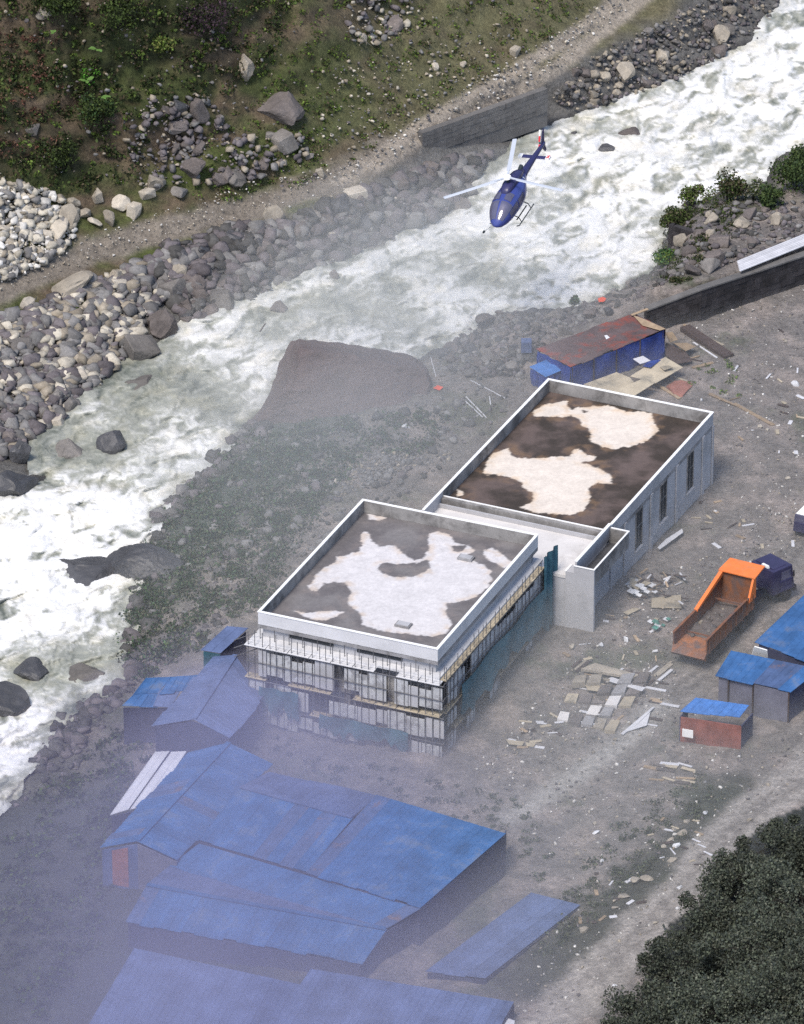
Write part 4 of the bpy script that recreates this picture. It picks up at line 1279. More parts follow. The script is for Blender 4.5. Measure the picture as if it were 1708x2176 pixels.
for bx in ((-.04, LBu + .04, -.04, pw + .03, TOPB, TOPB + .05), (-.04, LBu + .04, LBv - pw - .03, LBv + .04, TOPB, TOPB + .05),
           (-.04, pw + .03, pw + .03, LBv - pw - .03, TOPB, TOPB + .05), (LBu - pw - .03, LBu + .04, pw + .03, LBv - pw - .03, TOPB, TOPB + .05)):
    FB.mk('coping', M['white_paint'], bB, bx)
# grey inner lining of the parapets
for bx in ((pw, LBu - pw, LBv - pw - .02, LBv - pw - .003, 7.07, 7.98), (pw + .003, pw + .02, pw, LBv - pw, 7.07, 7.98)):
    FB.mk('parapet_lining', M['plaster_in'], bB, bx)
# hatches on the roof
for (hx, hy) in ((990, 1185), (857, 1327)):
    q = P(hx, hy, 7.15); rel = Vector((q.x, q.y)) - FB.O
    a, b = rel.dot(FB.u), rel.dot(FB.v)
    hx_ = FB.mk('roof_hatch', M['concrete'], bB, (a - .55, a + .55, b - .35, b + .35, 7.06, 7.22))
    FB.mk('hatch_lid', M['plaster'], hx_, (a - .45, a + .45, b - .27, b + .27, 7.22, 7.27))
# storeys
FB.mk('upper_wall', M['plaster'], bB, (.25, LBu - .25, .25, LBv - .25, 3.4, 6.75))
FB.mk('lower_wall', M['gauze'], bB, (.5, LBu - .5, .5, LBv - .5, -2.5, 3.1))
FB.mk('floor_slab', M['concrete'], bB, (-.1, LBu + .1, -.1, LBv + .1, 3.1, 3.4))
FB.mk('ledge', M['plaster_white'], bB, (-.45, LBu + .3, -.45, LBv + .2, 5.85, 6.0))
for k in range(5):
    a = .5 + k * (LBu - 1) / 4
    FB.mk('column', M['concrete'], bB, (a - .18, a + .18, .05, .45, -2.5, 3.1))
for k in range(1, 6):
    b = .5 + k * (LBv - 1) / 5
    FB.mk('column', M['concrete'], bB, (LBu - .45, LBu - .05, b - .18, b + .18, -2.5, 3.1))
for (a0, a1) in ((2.3, 5.6), (7.4, 10.8)):              # clerestory slots under the parapet
    w_ = FB.mk('window_slot', M['opening'], bB, (a0, a1, .2, .26, 6.35, 6.6))
for k in range(7):
    b = 1.2 + k * (LBv - 2.4) / 7
    FB.mk('window', M['concrete'], bB, (LBu - .26, LBu - .19, b, b + 1.3, 4.2, 5.5))
for k in range(4):
    a = 1.0 + k * 3.1
    FB.mk('doorway', M['opening'], bB, (a, a + 1.8, .44, .51, -.2, 2.3))

# scaffolding around two sides
sc = empty('scaffolding', FB.w(LBu / 2, -1, 0), 'pole scaffolding with board platforms along two sides of the unfinished building', 'scaffolding')
r = random.Random(3)
def sc_pole(a, b, z0, z1, rr=.028, name='pole'):
    m = MB(); m.tube(FB.w(a + r.uniform(-.05, .05), b, z0), FB.w(a + r.uniform(-.06, .06), b + r.uniform(-.04, .04), z1), rr, rr, 5)
    m.build(name, M['pole'], sc)
na = 27
for k in range(na + 1):
    a = -.3 + k * (LBu + .9) / na
    sc_pole(a, -1.0, -1.6, 6.9 + r.uniform(-.1, .3))
    if k % 2: sc_pole(a, -.15, -1.6, 6.9)
nb = 26
for k in range(1, nb + 1):
    b = -1.0 + k * (LBv + .6) / nb
    sc_pole(LBu + .75, b, -1.5, 6.7 + r.uniform(-.2, .3))
for z in (1.2, 3.2, 4.6, 5.75):
    for (p, q) in (((-.5, -1.04), (LBu + .9, -1.04)), ((LBu + .79, -1.1), (LBu + .79, LBv - .3))):
        m = MB(); m.tube(FB.w(p[0], p[1], z), FB.w(q[0], q[1], z + .04), .035, .035, 5); m.build('ledger', M['pole'], sc)
for z, j in ((5.78, 0), (3.25, 1), (1.25, 2)):
    for k in range(9):
        if r.random() < (.08 if j == 0 else .3): continue
        a0 = -.6 + k * (LBu + 1.2) / 9
        for s in range(3):
            FB.mk('platform_board', M['ply'] if j else M['plaster_white'], sc, (a0 + .03, a0 + (LBu + 1.2) / 9 - .02, -1.12 + s * .24, -.92 + s * .24, z + .05, z + .09 + .01 * s))
    for k in range(11):
        if r.random() < (.1 if j == 0 else .35): continue
        b0 = -.4 + k * (LBv - .2) / 11
        for s in range(3):
            FB.mk('platform_board', M['ply'], sc, (LBu + .32 + s * .17, LBu + .47 + s * .17, b0 + .03, b0 + (LBv - .2) / 11 - .03, z + .05, z + .09 + .01 * s))
r2 = random.Random(8)
for (z0, z1) in ((3.5, 5.7), (1.4, 3.2), (-.4, 1.2)):
    a = -.3
    while a < LBu + .3:
        w2 = r2.uniform(.5, 1.6)
        if r2.random() < .9:
            zz0 = z0 + r2.uniform(0, .5); zz1 = z1 - r2.uniform(0, .5)
            FB.mk('gauze_panel', M['gauze'] if r2.random() < .8 else M['plaster'], sc, (a, a + w2 - .05, -1.0 + r2.uniform(0, .08), -.9, zz0, zz1))
        a += w2
    b = .3
    while b < LBv - .5:
        w2 = r2.uniform(.6, 1.8)
        if r2.random() < (.7 if z0 > 3 else .3):
            FB.mk('gauze_panel', M['gauze'], sc, (LBu + .62, LBu + .7, b, b + w2 - .05, z0 + r2.uniform(0, .6), z1 - r2.uniform(0, .6)))
        b += w2
# two leaning braces at the corner beside the sheds
for z in (5.2, 5.9, 6.5):
    m = MB(); m.tube(FB.w(-1.6, -.6, z - .8), FB.w(.0, -.2, z), .03, .03, 5); m.build('brace', M['pole'], sc)


def cloth_panel(name, fr, a0, a1, b0, b1, z0, z1, material, label, cat, seed, ragged=.35):
    """a hanging sheet of netting with folds and a ragged lower edge, a few cm thick"""
    n = 22; k = 8
    rr = np.random.default_rng(seed)
    low = z0 + rr.random(n + 1) * ragged * (z1 - z0)
    V = []
    for side in (0, .03):
        for i in range(n + 1):
            for j in range(k + 1):
                t = i / n; s = j / k
                a = a0 + (a1 - a0) * t; b = b0 + (b1 - b0) * t
                z = z1 + (low[i] - z1) * s - .12 * math.sin(t * 9) * s
                off = .14 * math.sin(t * 31 + seed) * s + .1 * math.sin(t * 13 + s * 3) + side
                if abs(a1 - a0) > abs(b1 - b0): b -= off
                else: a += off
                V.append(tuple(fr.w(a, b, z)))
    N = (n + 1) * (k + 1); F = []
    for i in range(n):
        for j in range(k):
            q = i * (k + 1) + j
            F.append((q, q + 1, q + k + 2, q + k + 1)); F.append((N + q, N + q + k + 1, N + q + k + 2, N + q + 1))
    o = np_mesh(name, np.array(V), np.array(F), material, smooth=True)
    tag(o, label, cat)
    return o
cloth_panel('shade_net', FB, LBu + .95, LBu + .95, 2.0, LBv - 1.0, 1.3, 4.4, M['net'], 'long teal shade net hung low on the yard side of the scaffolding', 'shade net', 4, .25)
cloth_panel('shade_net', FB, LBu + .95, LBu + 1.1, LBv - 1.2, LBv + .9, .2, 7.0, M['net'], 'upright teal net at the gap between the two white buildings', 'shade net', 5, .2)
cloth_panel('shade_net', FB, .6, 3.6, -1.25, -1.25, .6, 2.9, M['net'], 'pale teal net on the scaffolding near the lean-to roofs', 'shade net', 6, .4)
cloth_panel('shade_net', FB, 5.2, 11.9, -1.25, -1.25, .0, 1.7, M['net'], 'wide teal net hanging low along the scaffold front', 'shade net', 7, .5)

# second building with the wet stained roof
TOPA = 6.0
FA = Frame(P(937, 1042, TOPA), P(1297, 1118, TOPA), P(1170, 806, TOPA))
LAu, LAv = FA.Lu, FA.Lv
bA = empty('concrete_building', FA.w(LAu / 2, LAv / 2, 0), 'white plastered hall with a dark wet roof marked by two cream dry patches', 'building')
pale_A = [C4([(555, 665), (600, 632), (650, 622), (700, 618), (708, 640), (722, 655), (745, 645), (780, 640), (870, 636), (905, 645), (960, 662), (1005, 658), (1065, 668), (1072, 712), (1096, 740), (1060, 770), (1030, 792),
              (960, 810), (900, 820), (850, 805), (798, 790), (805, 760), (790, 735), (765, 718), (755, 690), (720, 676), (690, 685), (640, 684), (560, 680)]),
          C4([(345, 925), (355, 885), (380, 842), (450, 815), (465, 840), (490, 856), (600, 858), (680, 852), (712, 850), (735, 822), (755, 815), (778, 838), (830, 855), (815, 868), (760, 876), (800, 890), (850, 905), (886, 935),
              (892, 968), (830, 962), (792, 985), (800, 1040), (770, 1080), (720, 1098), (640, 1098), (560, 1088), (500, 1068), (560, 1045), (555, 1010), (520, 985), (500, 955), (440, 935), (390, 928)]),
          C4([(235, 990), (262, 1000), (262, 1018), (230, 1020)])]
stained_floor(FA, .15, LAu - .15, .1, LAv - .15, 5.02, pale_A, [C4([(765, 655), (790, 660), (775, 668)])], 'roof_floor', bA, (.055, .045, .038), (.13, .10, .09), (.70, .63, .55), (.22, .14, .08), 8.0)
FA.mk('roof_slab', M['concrete'], bA, (0, LAu, 0, LAv, 4.7, 5.01))
for bx in ((0, LAu, LAv - pw, LAv, 5.0, TOPA), (0, pw, -3.3, LAv - pw, 5.0, TOPA), (LAu - pw, LAu, 0.0, LAv - pw, 5.0, TOPA)):
    FA.mk('parapet', M['plaster'], bA, bx)
for bx in ((-.04, LAu + .04, LAv - pw - .03, LAv + .04, TOPA, TOPA + .05), (-.04, pw + .03, -3.3, LAv - pw - .03, TOPA, TOPA + .05), (LAu - pw - .03, LAu + .04, 0, LAv - pw - .03, TOPA, TOPA + .05)):
    FA.mk('coping', M['white_paint'], bA, bx)
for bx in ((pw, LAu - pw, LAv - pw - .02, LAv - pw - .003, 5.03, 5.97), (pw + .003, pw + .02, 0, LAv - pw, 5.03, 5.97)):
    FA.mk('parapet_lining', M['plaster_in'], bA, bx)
FA.mk('cross_wall', M['plaster_in'], bA, (pw, LAu - pw, -.35, 0.09, 4.9, 5.55))
FA.mk('cross_wall_coping', M['white_paint'], bA, (pw, LAu - pw, .0, .12, 5.55, 5.6))
FA.mk('gutter_wall', M['plaster'], bA, (pw, LAu - pw, -.75, -.6, 4.9, 5.3))
FA.mk('wall', M['plaster'], bA, (.02, LAu - .02, .02, LAv - .02, -2, 4.7))
# tall windows in the yard side wall
for fb in (.775, .51, .275):
    b = fb * LAv
    wdw = FA.mk('window', M['opening'], bA, (LAu - .06, LAu - .012, b - .55, b + .55, 1.7, 4.7))
    FA.mk('window_frame', M['plaster_in'], wdw, (LAu - .02, LAu + .05, b - .62, b - .55, 1.65, 4.75), (LAu - .02, LAu + .05, b + .55, b + .62, 1.65, 4.75), (LAu - .02, LAu + .05, b - .55, b + .55, 4.7, 4.78))
    FA.mk('mullion', M['plaster_in'], wdw, (LAu - .03, LAu + .0, b - .03, b + .03, 1.7, 4.7), (LAu - .03, LAu + .0, b - .55, b - .03, 3.4, 3.46), (LAu - .03, LAu + .0, b + .03, b + .55, 3.4, 3.46))
    FA.mk('sill', M['plaster'], wdw, (LAu - .02, LAu + .14, b - .7, b + .7, 1.55, 1.65))
for fb in (.0, .14, .39, .64, .9, 1.0):
    FA.mk('pilaster', M['plaster'], bA, (LAu - .0, LAu + .10, fb * LAv - .2 * (fb > 0), fb * LAv + .2 * (fb < 1), -2, 4.95))
# annex roof between the two buildings
DA = 6.4
FA.mk('annex_roof', M['annex'] if 'annex' in M else M['zinc'], bA, (pw, LAu - .01, -DA, -.76, 4.75, 5.0))
FA.mk('annex_wall', M['plaster'], bA, (.1, LAu - .02, -DA + .05, -.01, -2, 4.75))
FA.mk('annex_parapet', M['plaster'], bA, (LAu - pw, LAu, -DA + .25, -.01, 5.0, TOPA + .12))
FA.mk('coping', M['white_paint'], bA, (LAu - pw - .05, LAu + .04, -DA + .25, .1, TOPA + .12, TOPA + .18))
for k in range(3):
    FA.mk('rail_post', M['pole'], bA, (2.2 + k * 2.6, 2.24 + k * 2.6, -5.6, -5.56, 5.0, 5.7))
# porch box
po = empty('porch_tower', FA.w(LAu + .7, -DA, 0), 'grey porch tower with an open roof box between the two white buildings', 'tower')
T = 5.9
FA.mk('front_wall', M['plaster'], po, (LAu - .75, LAu + 1.45, -DA - .02, -DA + .22, -1.5, T - 1.2))
FA.mk('front_wall_head', M['plaster'], po, (LAu - .1, LAu + 1.45, -DA - .02, -DA + .16, T - 1.2, T))
FA.mk('front_wall_wing', M['plaster'], po, (LAu - .75, LAu - .1, -DA - .02, -DA + 1.0, T - 1.2, T - .55))
FA.mk('wing_coping', M['white_paint'], po, (LAu - .80, LAu - .66, -DA - .05, -DA + 1.0, T - .55, T - .5))
FA.mk('box_floor', M['rock_wet'], po, (LAu + .01, LAu + 1.3, -DA + .16, -.2, T - 1.25, T - 1.1))
FA.mk('side_wall', M['plaster_in'], po, (LAu + 1.3, LAu + 1.45, -DA + .16, -.2, T - 1.3, T))
FA.mk('side_wall', M['plaster_in'], po, (LAu + .01, LAu + 1.45, -.2, -.05, T - 1.3, T))
for bx in ((LAu - .1, LAu + 1.49, -DA - .06, -DA + .06, T, T + .05), (LAu + 1.37, LAu + 1.49, -DA + .06, -.1, T, T + .05), (LAu + .05, LAu + 1.49, -.1, .02, T, T + .05)):
    FA.mk('coping', M['white_paint'], po, bx)

# ------------------------------------------------------------------ walls of the river works
def strip_wall(name, pts_top, rise, thick, material, label, cat, coping=None, stone=True, course=.45, seed=1):
    """pts_top: plan points of the top line; the wall is built in courses of separate stones"""
    r = random.Random(seed)
    rt = empty(name, P(*pts_top[0]), label, cat)
    for (p, q) in zip(pts_top[:-1], pts_top[1:]):
        A = P(*p); B = P(*q); d = (B - A); L = Vector((d.x, d.y)).length
        n = Vector((d.y, -d.x, 0)).normalized()
        if n.y > 0: n = -n
        m = MB()
        core = [A - n * thick, B - n * thick, B - n * .04, A - n * .04]
        m.hexa([c - Vector((0, 0, rise + 1.5)) for c in core], [c - Vector((0, 0, .02)) for c in core])
        m.build('core', material, rt)
        if stone:
            nz = max(1, int(rise / course)); 
            for j in range(nz + 1):
                x = 0
                while x < L:
                    w = min(r.uniform(.5, 1.0), L - x)
                    if w > .15:
                        a = A.lerp(B, (x + .008) / L); b = A.lerp(B, (x + w - .008) / L)
                        z1 = -j * course - .008; z0 = -(j + 1) * course + .008
                        pr = r.uniform(.0, .04)
                        mm = MB()
                        mm.hexa([a - n * .06 + Vector((0, 0, z0)), b - n * .06 + Vector((0, 0, z0)), b + n * pr + Vector((0, 0, z0)), a + n * pr + Vector((0, 0, z0))],
                                [a - n * .06 + Vector((0, 0, z1)), b - n * .06 + Vector((0, 0, z1)), b + n * (pr - .01) + Vector((0, 0, z1)), a + n * (pr - .01) + Vector((0, 0, z1))])
                        mm.build('stone', material, rt)
                    x += w
        if coping:
            m = MB(); c = [A - n * (thick + .03), B - n * (thick + .03), B + n * .09, A + n * .09]
            m.hexa(c, [k + Vector((0, 0, .12)) for k in c]); m.build('coping', coping, rt)
    return rt
zt = 2.45
strip_wall('retaining_wall', [(1374, 661, 1.9), (1490, 617, 3.0), (1604, 580, 2.8), (1720, 541, 2.8), (1900, 480, 2.8)], 2.6, .6, M['dark_wall'], 'long dark wet retaining wall behind the shack with a zinc sheet lying above it', 'wall', M['old_wall'], True, .5, 2)
strip_wall('river_wall', [(897, 283, 2.3), (985, 252, 2.35), (1075, 220, 2.45), (1164, 188, 2.55)], 1.9, .6, M['old_wall'], 'long grey stone wall carrying the track edge behind the helicopter', 'wall', None, True, .42, 3)
strip_wall('bank_wall', [(1420, 476, 2.0), (1428, 480, 2.0), (1500, 500, 2.0)], 1.7, .5, M['dark_wall'], 'short dark wall corner at the river tip of the shrubby bank head', 'wall', None, True, .42, 4)

# ------------------------------------------------------------------ sheds with sheet roofs
def roof_plane(rt, A, B, C, D, material, pitch=.95, th=.04, seed=0, name='roof_sheet'):
    """A-B upper edge, D-C lower edge; separate lapped sheets running down the slope"""
    r = random.Random(seed)
    A, B, C, D = [P(*q) for q in (A, B, C, D)]
    n = max(1, min(40, int(((B - A).length + (C - D).length) / 2 / pitch)))
    nn = (B - A).cross(D - A).normalized()
    if nn.z < 0: nn = -nn
    for i in range(n):
        t0 = i / n; t1 = (i + 1) / n + .06 / max(1, (B - A).length)
        dz0 = .008 + r.uniform(0, .012); over = r.uniform(-.10, .22)
        a = A.lerp(B, t0); b = A.lerp(B, min(1.01, t1)); c = D.lerp(C, min(1.01, t1)); d = D.lerp(C, t0)
        dn = (d - a).normalized()
        c = c + dn * over; d = d + dn * over
        lift = nn * dz0
        a1, b1, c1, d1 = a + nn * .0, b + lift, c + lift, d + nn * .0
        m = MB(); m.hexa([p - nn * th for p in (a1, b1, c1, d1)], [a1, b1, c1, d1])
        # two raised ribs per sheet
        for s in (.04, .5):
            p = a1.lerp(b1, s); q = d1.lerp(c1, s); wv = (b1 - a1).normalized() * .05
            m.hexa([p - wv, p + wv, q + wv, q - wv], [p - wv * .5 + nn * .025, p + wv * .5 + nn * .025, q + wv * .5 + nn * .025, q - wv * .5 + nn * .025])
        m.build(name, M['rust_sheet'] if (material is M['blue_sheet'] and r.random() < .16) else material, rt)


def shed_wall(rt, p, q, zb, material, name='wall', th=.08, top_drop=.12):
    A = P(*p) - Vector((0, 0, top_drop)); B = P(*q) - Vector((0, 0, top_drop))
    d = B - A; n = Vector((d.y, -d.x, 0)).normalized() * th
    m = MB()
    m.hexa([Vector((A.x, A.y, zb)), Vector((B.x, B.y, zb)), Vector((B.x, B.y, zb)) - n, Vector((A.x, A.y, zb)) - n], [A, B, B - n, A - n])
    return m.build(name, material, rt)


def ridge_cap(rt, p, q, material):
    A = P(*p); B = P(*q); m = MB(); m.beam(A + Vector((0, 0, .05)), B + Vector((0, 0, .05)), .35, .06)
    m.build('ridge_cap', material, rt)


LOWER = {'skylight_shed': 1.9, 'long_shed': 2.2, 'middle_shed': 2.4, 'wide_shed': 2.6, 'lower_shed': 2.0, 'front_shed': 1.7, 'mist_shed': 1.0, 'low_store': 1.9}


def shed(name, label, cat, planes, walls, ridges=(), ref=None, zb=-3.0, posts=()):
    dz = LOWER.get(name, 0)
    sh_ = lambda q: (q[0], q[1], q[2] - dz)
    planes = [tuple(sh_(q) for q in pl[:4]) + (pl[4],) for pl in planes]
    walls = [(sh_(a), sh_(b), m_) for a, b, m_ in walls]; ridges = [(sh_(a), sh_(b), m_) for a, b, m_ in ridges]
    rt = empty(name, P(*(ref or planes[0][0])), label, cat)
    for i, pl in enumerate(planes):
        roof_plane(rt, *pl[:4], pl[4], seed=i + len(label))
    for wl in walls:
        shed_wall(rt, wl[0], wl[1], zb, wl[2])
    for rg in ridges: ridge_cap(rt, rg[0], rg[1], rg[2])
    for p in posts:
        A = P(*p); m = MB(); m.tube((A.x, A.y, zb), (A.x, A.y, A.z), .06, .06, 6); m.build('post', M['wood_dark'], rt)
    return rt

BL, LI, SW, SP = M['blue_sheet'], M['lilac_sheet'], M['shed_wall'], M['shed_wall_pale']
# right side sheds
shed('site_shed', 'large bright blue roofed shed beside the dump truck', 'shed',
     [((1708 + 90, 1200, 3.6), (1708 + 260, 1260, 3.6), (1708 + 120, 1438, 3.1), (1604, 1363, 3.1), BL)] and
     [((1730, 1243, 4.0), (1930, 1300, 4.0), (1830, 1452, 3.0), (1604, 1363, 3.0), BL)],
     [((1612, 1366, 3.0), (1700, 1400, 3.0), SW), ((1700, 1400, 3.0), (1825, 1448, 3.0), SW)], zb=-1)
shed('small_shed', 'smaller blue mono-pitch shed in front of the large bright blue shed', 'shed',
     [((1553, 1382, 3.4), (1740, 1421, 3.4), (1679, 1470, 3.0), (1521, 1433, 3.0), BL)],
     [((1527, 1434, 3.0), (1676, 1469, 3.0), SP), ((1676, 1469, 3.0), (1733, 1422, 3.3), SW)], zb=-1, posts=((1548, 1440, 3.0), (1600, 1452, 3.0), (1676, 1469, 3.0)))
tag(one('wall_panel', M['white_paint'], None, lambda m: m.hexa([P(1597, 1392, 2.6), P(1632, 1402, 2.6), P(1630, 1382, 3.6), P(1603, 1374, 3.6)], [P(1597, 1392, 2.6) + Vector((0, .1, .02)), P(1632, 1402, 2.6) + Vector((0, .1, .02)), P(1630, 1382, 3.6) + Vector((0, .1, .02)), P(1603, 1374, 3.6) + Vector((0, .1, .02))])),
    'bright white panel wedged between the two blue roofed sheds', 'panel')
kio = shed('scrap_shed', 'maroon fronted hut patched with blue sheets and a blank white notice', 'hut',
     [((1478, 1482, 2.6), (1590, 1498, 2.7), (1570, 1524, 2.4), (1448, 1508, 2.4), M['tarp_light'])],
     [((1446, 1520, 2.3), (1575, 1540, 2.3), M['rust_panel']), ((1446, 1520, 2.3), (1462, 1500, 2.4), SW), ((1575, 1540, 2.3), (1600, 1512, 2.3), SW)], zb=-1)
a0 = P(1459, 1562, 1.25)
one('notice_board', M['white_paint'], kio, lambda m: m.hexa([P(1449, 1562, .9) + Vector((0, -.16, 0)), P(1472, 1566, .9) + Vector((0, -.16, 0)), P(1472, 1566, .9) + Vector((0, -.1, 0)), P(1449, 1562, .9) + Vector((0, -.1, 0))],
    [P(1449, 1562, .9) + Vector((0, -.16, .6)), P(1472, 1566, .9) + Vector((0, -.16, .6)), P(1472, 1566, .9) + Vector((0, -.1, .6)), P(1449, 1562, .9) + Vector((0, -.1, .6))]))
# lean-to by the building corner
shed('lean_to', 'narrow lilac blue lean-to roof at the corner of the scaffolded building', 'shed',
     [((482, 1330, 2.6), (527, 1334, 2.6), (470, 1386, 2.2), (428, 1379, 2.2), LI)],
     [((432, 1381, 2.2), (468, 1387, 2.2), M['net']), ((468, 1387, 2.2), (523, 1340, 2.5), SW)])
shed('patched_shed', 'shed roof of loose overlapping bright blue sheets by the river bank', 'shed',
     [((310, 1440, 2.0), (362, 1438, 2.15), (338, 1470, 1.9), (285, 1472, 1.8), BL), ((362, 1438, 2.1), (420, 1434, 2.2), (400, 1468, 2.0), (340, 1472, 2.0), BL),
      ((285, 1474, 1.75), (345, 1474, 1.85), (335, 1503, 1.6), (258, 1500, 1.55), BL), ((338, 1466, 1.95), (386, 1462, 2.0), (362, 1503, 1.7), (325, 1500, 1.7), LI)],
     [((262, 1501, 1.5), (356, 1502, 1.6), SW), ((356, 1502, 1.6), (398, 1466, 1.9), SW)], zb=-4)
shed('gabled_shed', 'faded lilac gabled shed between the patched shed and the scaffolding', 'shed',
     [((412, 1527, 3.0), (500, 1392, 3.0), (450, 1396, 2.5), (328, 1541, 2.4), LI), ((500, 1392, 3.0), (412, 1527, 3.0), (488, 1567, 2.2), (560, 1480, 2.2), LI)],
     [((330, 1542, 2.4), (412, 1530, 3.0), SW), ((412, 1530, 3.0), (486, 1567, 2.2), SW), ((486, 1567, 2.2), (556, 1484, 2.2), SW)], [((412, 1527, 3.0), (500, 1392, 3.0), LI)])
# the big cluster of blue sheds in the mist
shed('skylight_shed', 'strip of milky skylight sheets along the edge of the blue shed cluster', 'shed',
     [((330, 1597, 3.0), (360, 1596, 3.1), (272, 1720, 2.9), (234, 1731, 2.8), M['skylight']), ((364, 1597, 3.1), (396, 1596, 3.2), (322, 1706, 3.0), (277, 1718, 2.9), M['skylight'])], [((238, 1732, 2.8), (318, 1712, 3.0), SW)])
ls = shed('long_shed', 'long blue gabled shed with an orange patched end wall beside the skylight strip', 'shed',
     [((292, 1786, 4.2), (486, 1578, 4.2), (398, 1600, 3.4), (213, 1800, 3.3), BL), ((486, 1578, 4.2), (292, 1786, 4.2), (377, 1826, 3.4), (578, 1622, 3.4), BL)],
     [((217, 1803, 3.3), (292, 1790, 4.2), M['lilac_sheet']), ((292, 1790, 4.2), (375, 1828, 3.4), SP)], [((292, 1786, 4.2), (486, 1578, 4.2), BL)])
A = P(232, 1803, 1.0); B = P(272, 1796, 1.5); m = MB()
m.hexa([Vector((A.x, A.y - .3, -1.6)), Vector((B.x, B.y - .3, -1.6)), Vector((B.x, B.y - .2, -1.6)), Vector((A.x, A.y - .2, -1.6))], [A + Vector((0, -.3, 0)), B + Vector((0, -.3, 0)), B + Vector((0, -.2, 0)), A + Vector((0, -.2, 0))])
m.build('orange_panel', M['brick_red'], ls)
shed('middle_shed', 'blue shed with a shadowed rear slope in the middle of the cluster', 'shed',
     [((510, 1672, 5.0), (748, 1737, 5.0), (652, 1850, 4.0), (422, 1784, 4.0), BL), ((748, 1737, 5.0), (510, 1672, 5.0), (574, 1640, 4.3), (802, 1690, 4.3), LI)],
     [((425, 1786, 4.0), (650, 1852, 4.0), SW)], [((510, 1672, 5.0), (748, 1737, 5.0), LI)])
shed('wide_shed', 'widest blue roofed shed with a dark gable facing the yard', 'shed',
     [((800, 1688, 5.4), (1073, 1770, 5.4), (893, 1927, 4.6), (651, 1852, 4.6), BL)],
     [((655, 1854, 4.6), (892, 1928, 4.6), SW), ((892, 1928, 4.6), (1072, 1773, 5.4), SW), ((1072, 1773, 5.4), (1076, 1760, 4.0), SW)])
shed('lower_shed', 'pale blue roof stepping down below the middle shed', 'shed',
     [((423, 1792, 3.6), (892, 1930, 3.9), (810, 1978, 3.0), (360, 1840, 2.7), BL)],
     [((362, 1842, 2.7), (808, 1979, 3.0), SW)])
shed('front_shed', 'long front shed of the cluster with a dark open gable end', 'shed',
     [((312, 1880, 2.9), (820, 1974, 2.9), (768, 2048, 1.9), (268, 1956, 1.9), BL), ((820, 1974, 2.9), (312, 1880, 2.9), (366, 1836, 2.3), (850, 1944, 2.3), LI)],
     [((272, 1958, 1.9), (766, 2048, 1.9), SW), ((766, 2048, 1.9), (820, 1978, 2.9), SW), ((820, 1978, 2.9), (893, 1932, 3.0), SW)], [((312, 1880, 2.9), (820, 1974, 2.9), BL)])
shed('mist_shed', 'faint lilac blue roof lowest in the mist beneath the front shed', 'shed',
     [((285, 2014, 1.6), (640, 2092, 1.6), (560, 2250, .8), (180, 2190, .8), LI)], [((640, 2094, 1.6), (562, 2250, .8), SW)])
shed('mist_shed', 'lilac blue roof at the lower frame edge between the mist and the lane', 'shed',
     [((660, 2058, 1.8), (1090, 2128, 1.8), (1000, 2290, 1.0), (560, 2210, 1.0), LI)], [((1090, 2130, 1.8), (1002, 2290, 1.0), SW)])
shed('low_store', 'low faded blue roof between the dark gable and the dirt lane', 'shed',
     [((1128, 1896, 2.2), (1232, 1922, 2.2), (1030, 2078, 1.6), (905, 2062, 1.6), LI)],
     [((1030, 2080, 1.6), (1230, 1926, 2.2), SW), ((908, 2064, 1.6), (1030, 2080, 1.6), SW)])
tag(one('roof_sheet_stack', M['skylight'], None, lambda m: m.hexa([P(1018, 2190, .3), P(1090, 2186, .3), P(1094, 2168, .3), P(1046, 2152, .3)], [P(1018, 2190, .36), P(1090, 2186, .36), P(1094, 2168, .36), P(1046, 2152, .36)])),
    'milky white sheet on the ground at the lower frame edge', 'sheet')

# the shack by the river
sh = empty('shack', P(1280, 740, 1.5), 'low shack with a long rusty iron roof and blue tarpaulin sides', 'shack')
roof_plane(sh, (1139, 741, 2.0), (1345, 666, 2.2), (1414, 699, 2.4), (1212, 779, 2.2), M['rust_roof'], pitch=1.0, seed=9)
def tarp_wall(rt, p, q, zb, material, seed, name='tarpaulin_side'):
    A = P(*p) - Vector((0, 0, .08)); B = P(*q) - Vector((0, 0, .08))
    d = B - A; n = Vector((d.y, -d.x, 0)).normalized()
    V = []; F = []; N = 26; K = 5
    for s in (0, .03):
        for i in range(N + 1):
            for j in range(K + 1):
                t = i / N; z = A.lerp(B, t).z + (zb - A.lerp(B, t).z) * j / K
                o = .09 * math.sin(t * 40 + seed) * (j / K) + .07 * math.sin(t * 17 + j)
                c = A.lerp(B, t) + n * (o - s)
                V.append((c.x, c.y, z))
    T_ = (N + 1) * (K + 1)
    for i in range(N):
        for j in range(K):
            q_ = i * (K + 1) + j
            F.append((q_, q_ + 1, q_ + K + 2, q_ + K + 1)); F.append((T_ + q_, T_ + q_ + K + 1, T_ + q_ + K + 2, T_ + q_ + 1))
    np_mesh(name, np.array(V), np.array(F), material, rt, smooth=True)
tarp_wall(sh, (1212, 779, 2.2), (1412, 700, 2.4), -.3, M['tarp_blue'], 1)
tarp_wall(sh, (1142, 744, 2.0), (1210, 778, 2.2), -.3, M['tarp_blue'], 2)
tarp_wall(sh, (1344, 668, 2.1), (1412, 698, 2.3), -.3, M['wood_dark'], 3, 'board_side')
for (x, y, z) in ((1216, 780, 2.1), (1262, 762, 2.15), (1310, 743, 2.2), (1360, 722, 2.3), (1408, 702, 2.3)):
    A = P(x, y, z); m = MB(); m.tube((A.x, A.y - .05, -.3), (A.x, A.y - .05, A.z), .05, .05, 6); m.build('post', M['wood_dark'], sh)
lb = empty('tarpaulin_box', P(1155, 790, .5), 'square bin covered by a bright blue tarpaulin at the end of the shack', 'bin')
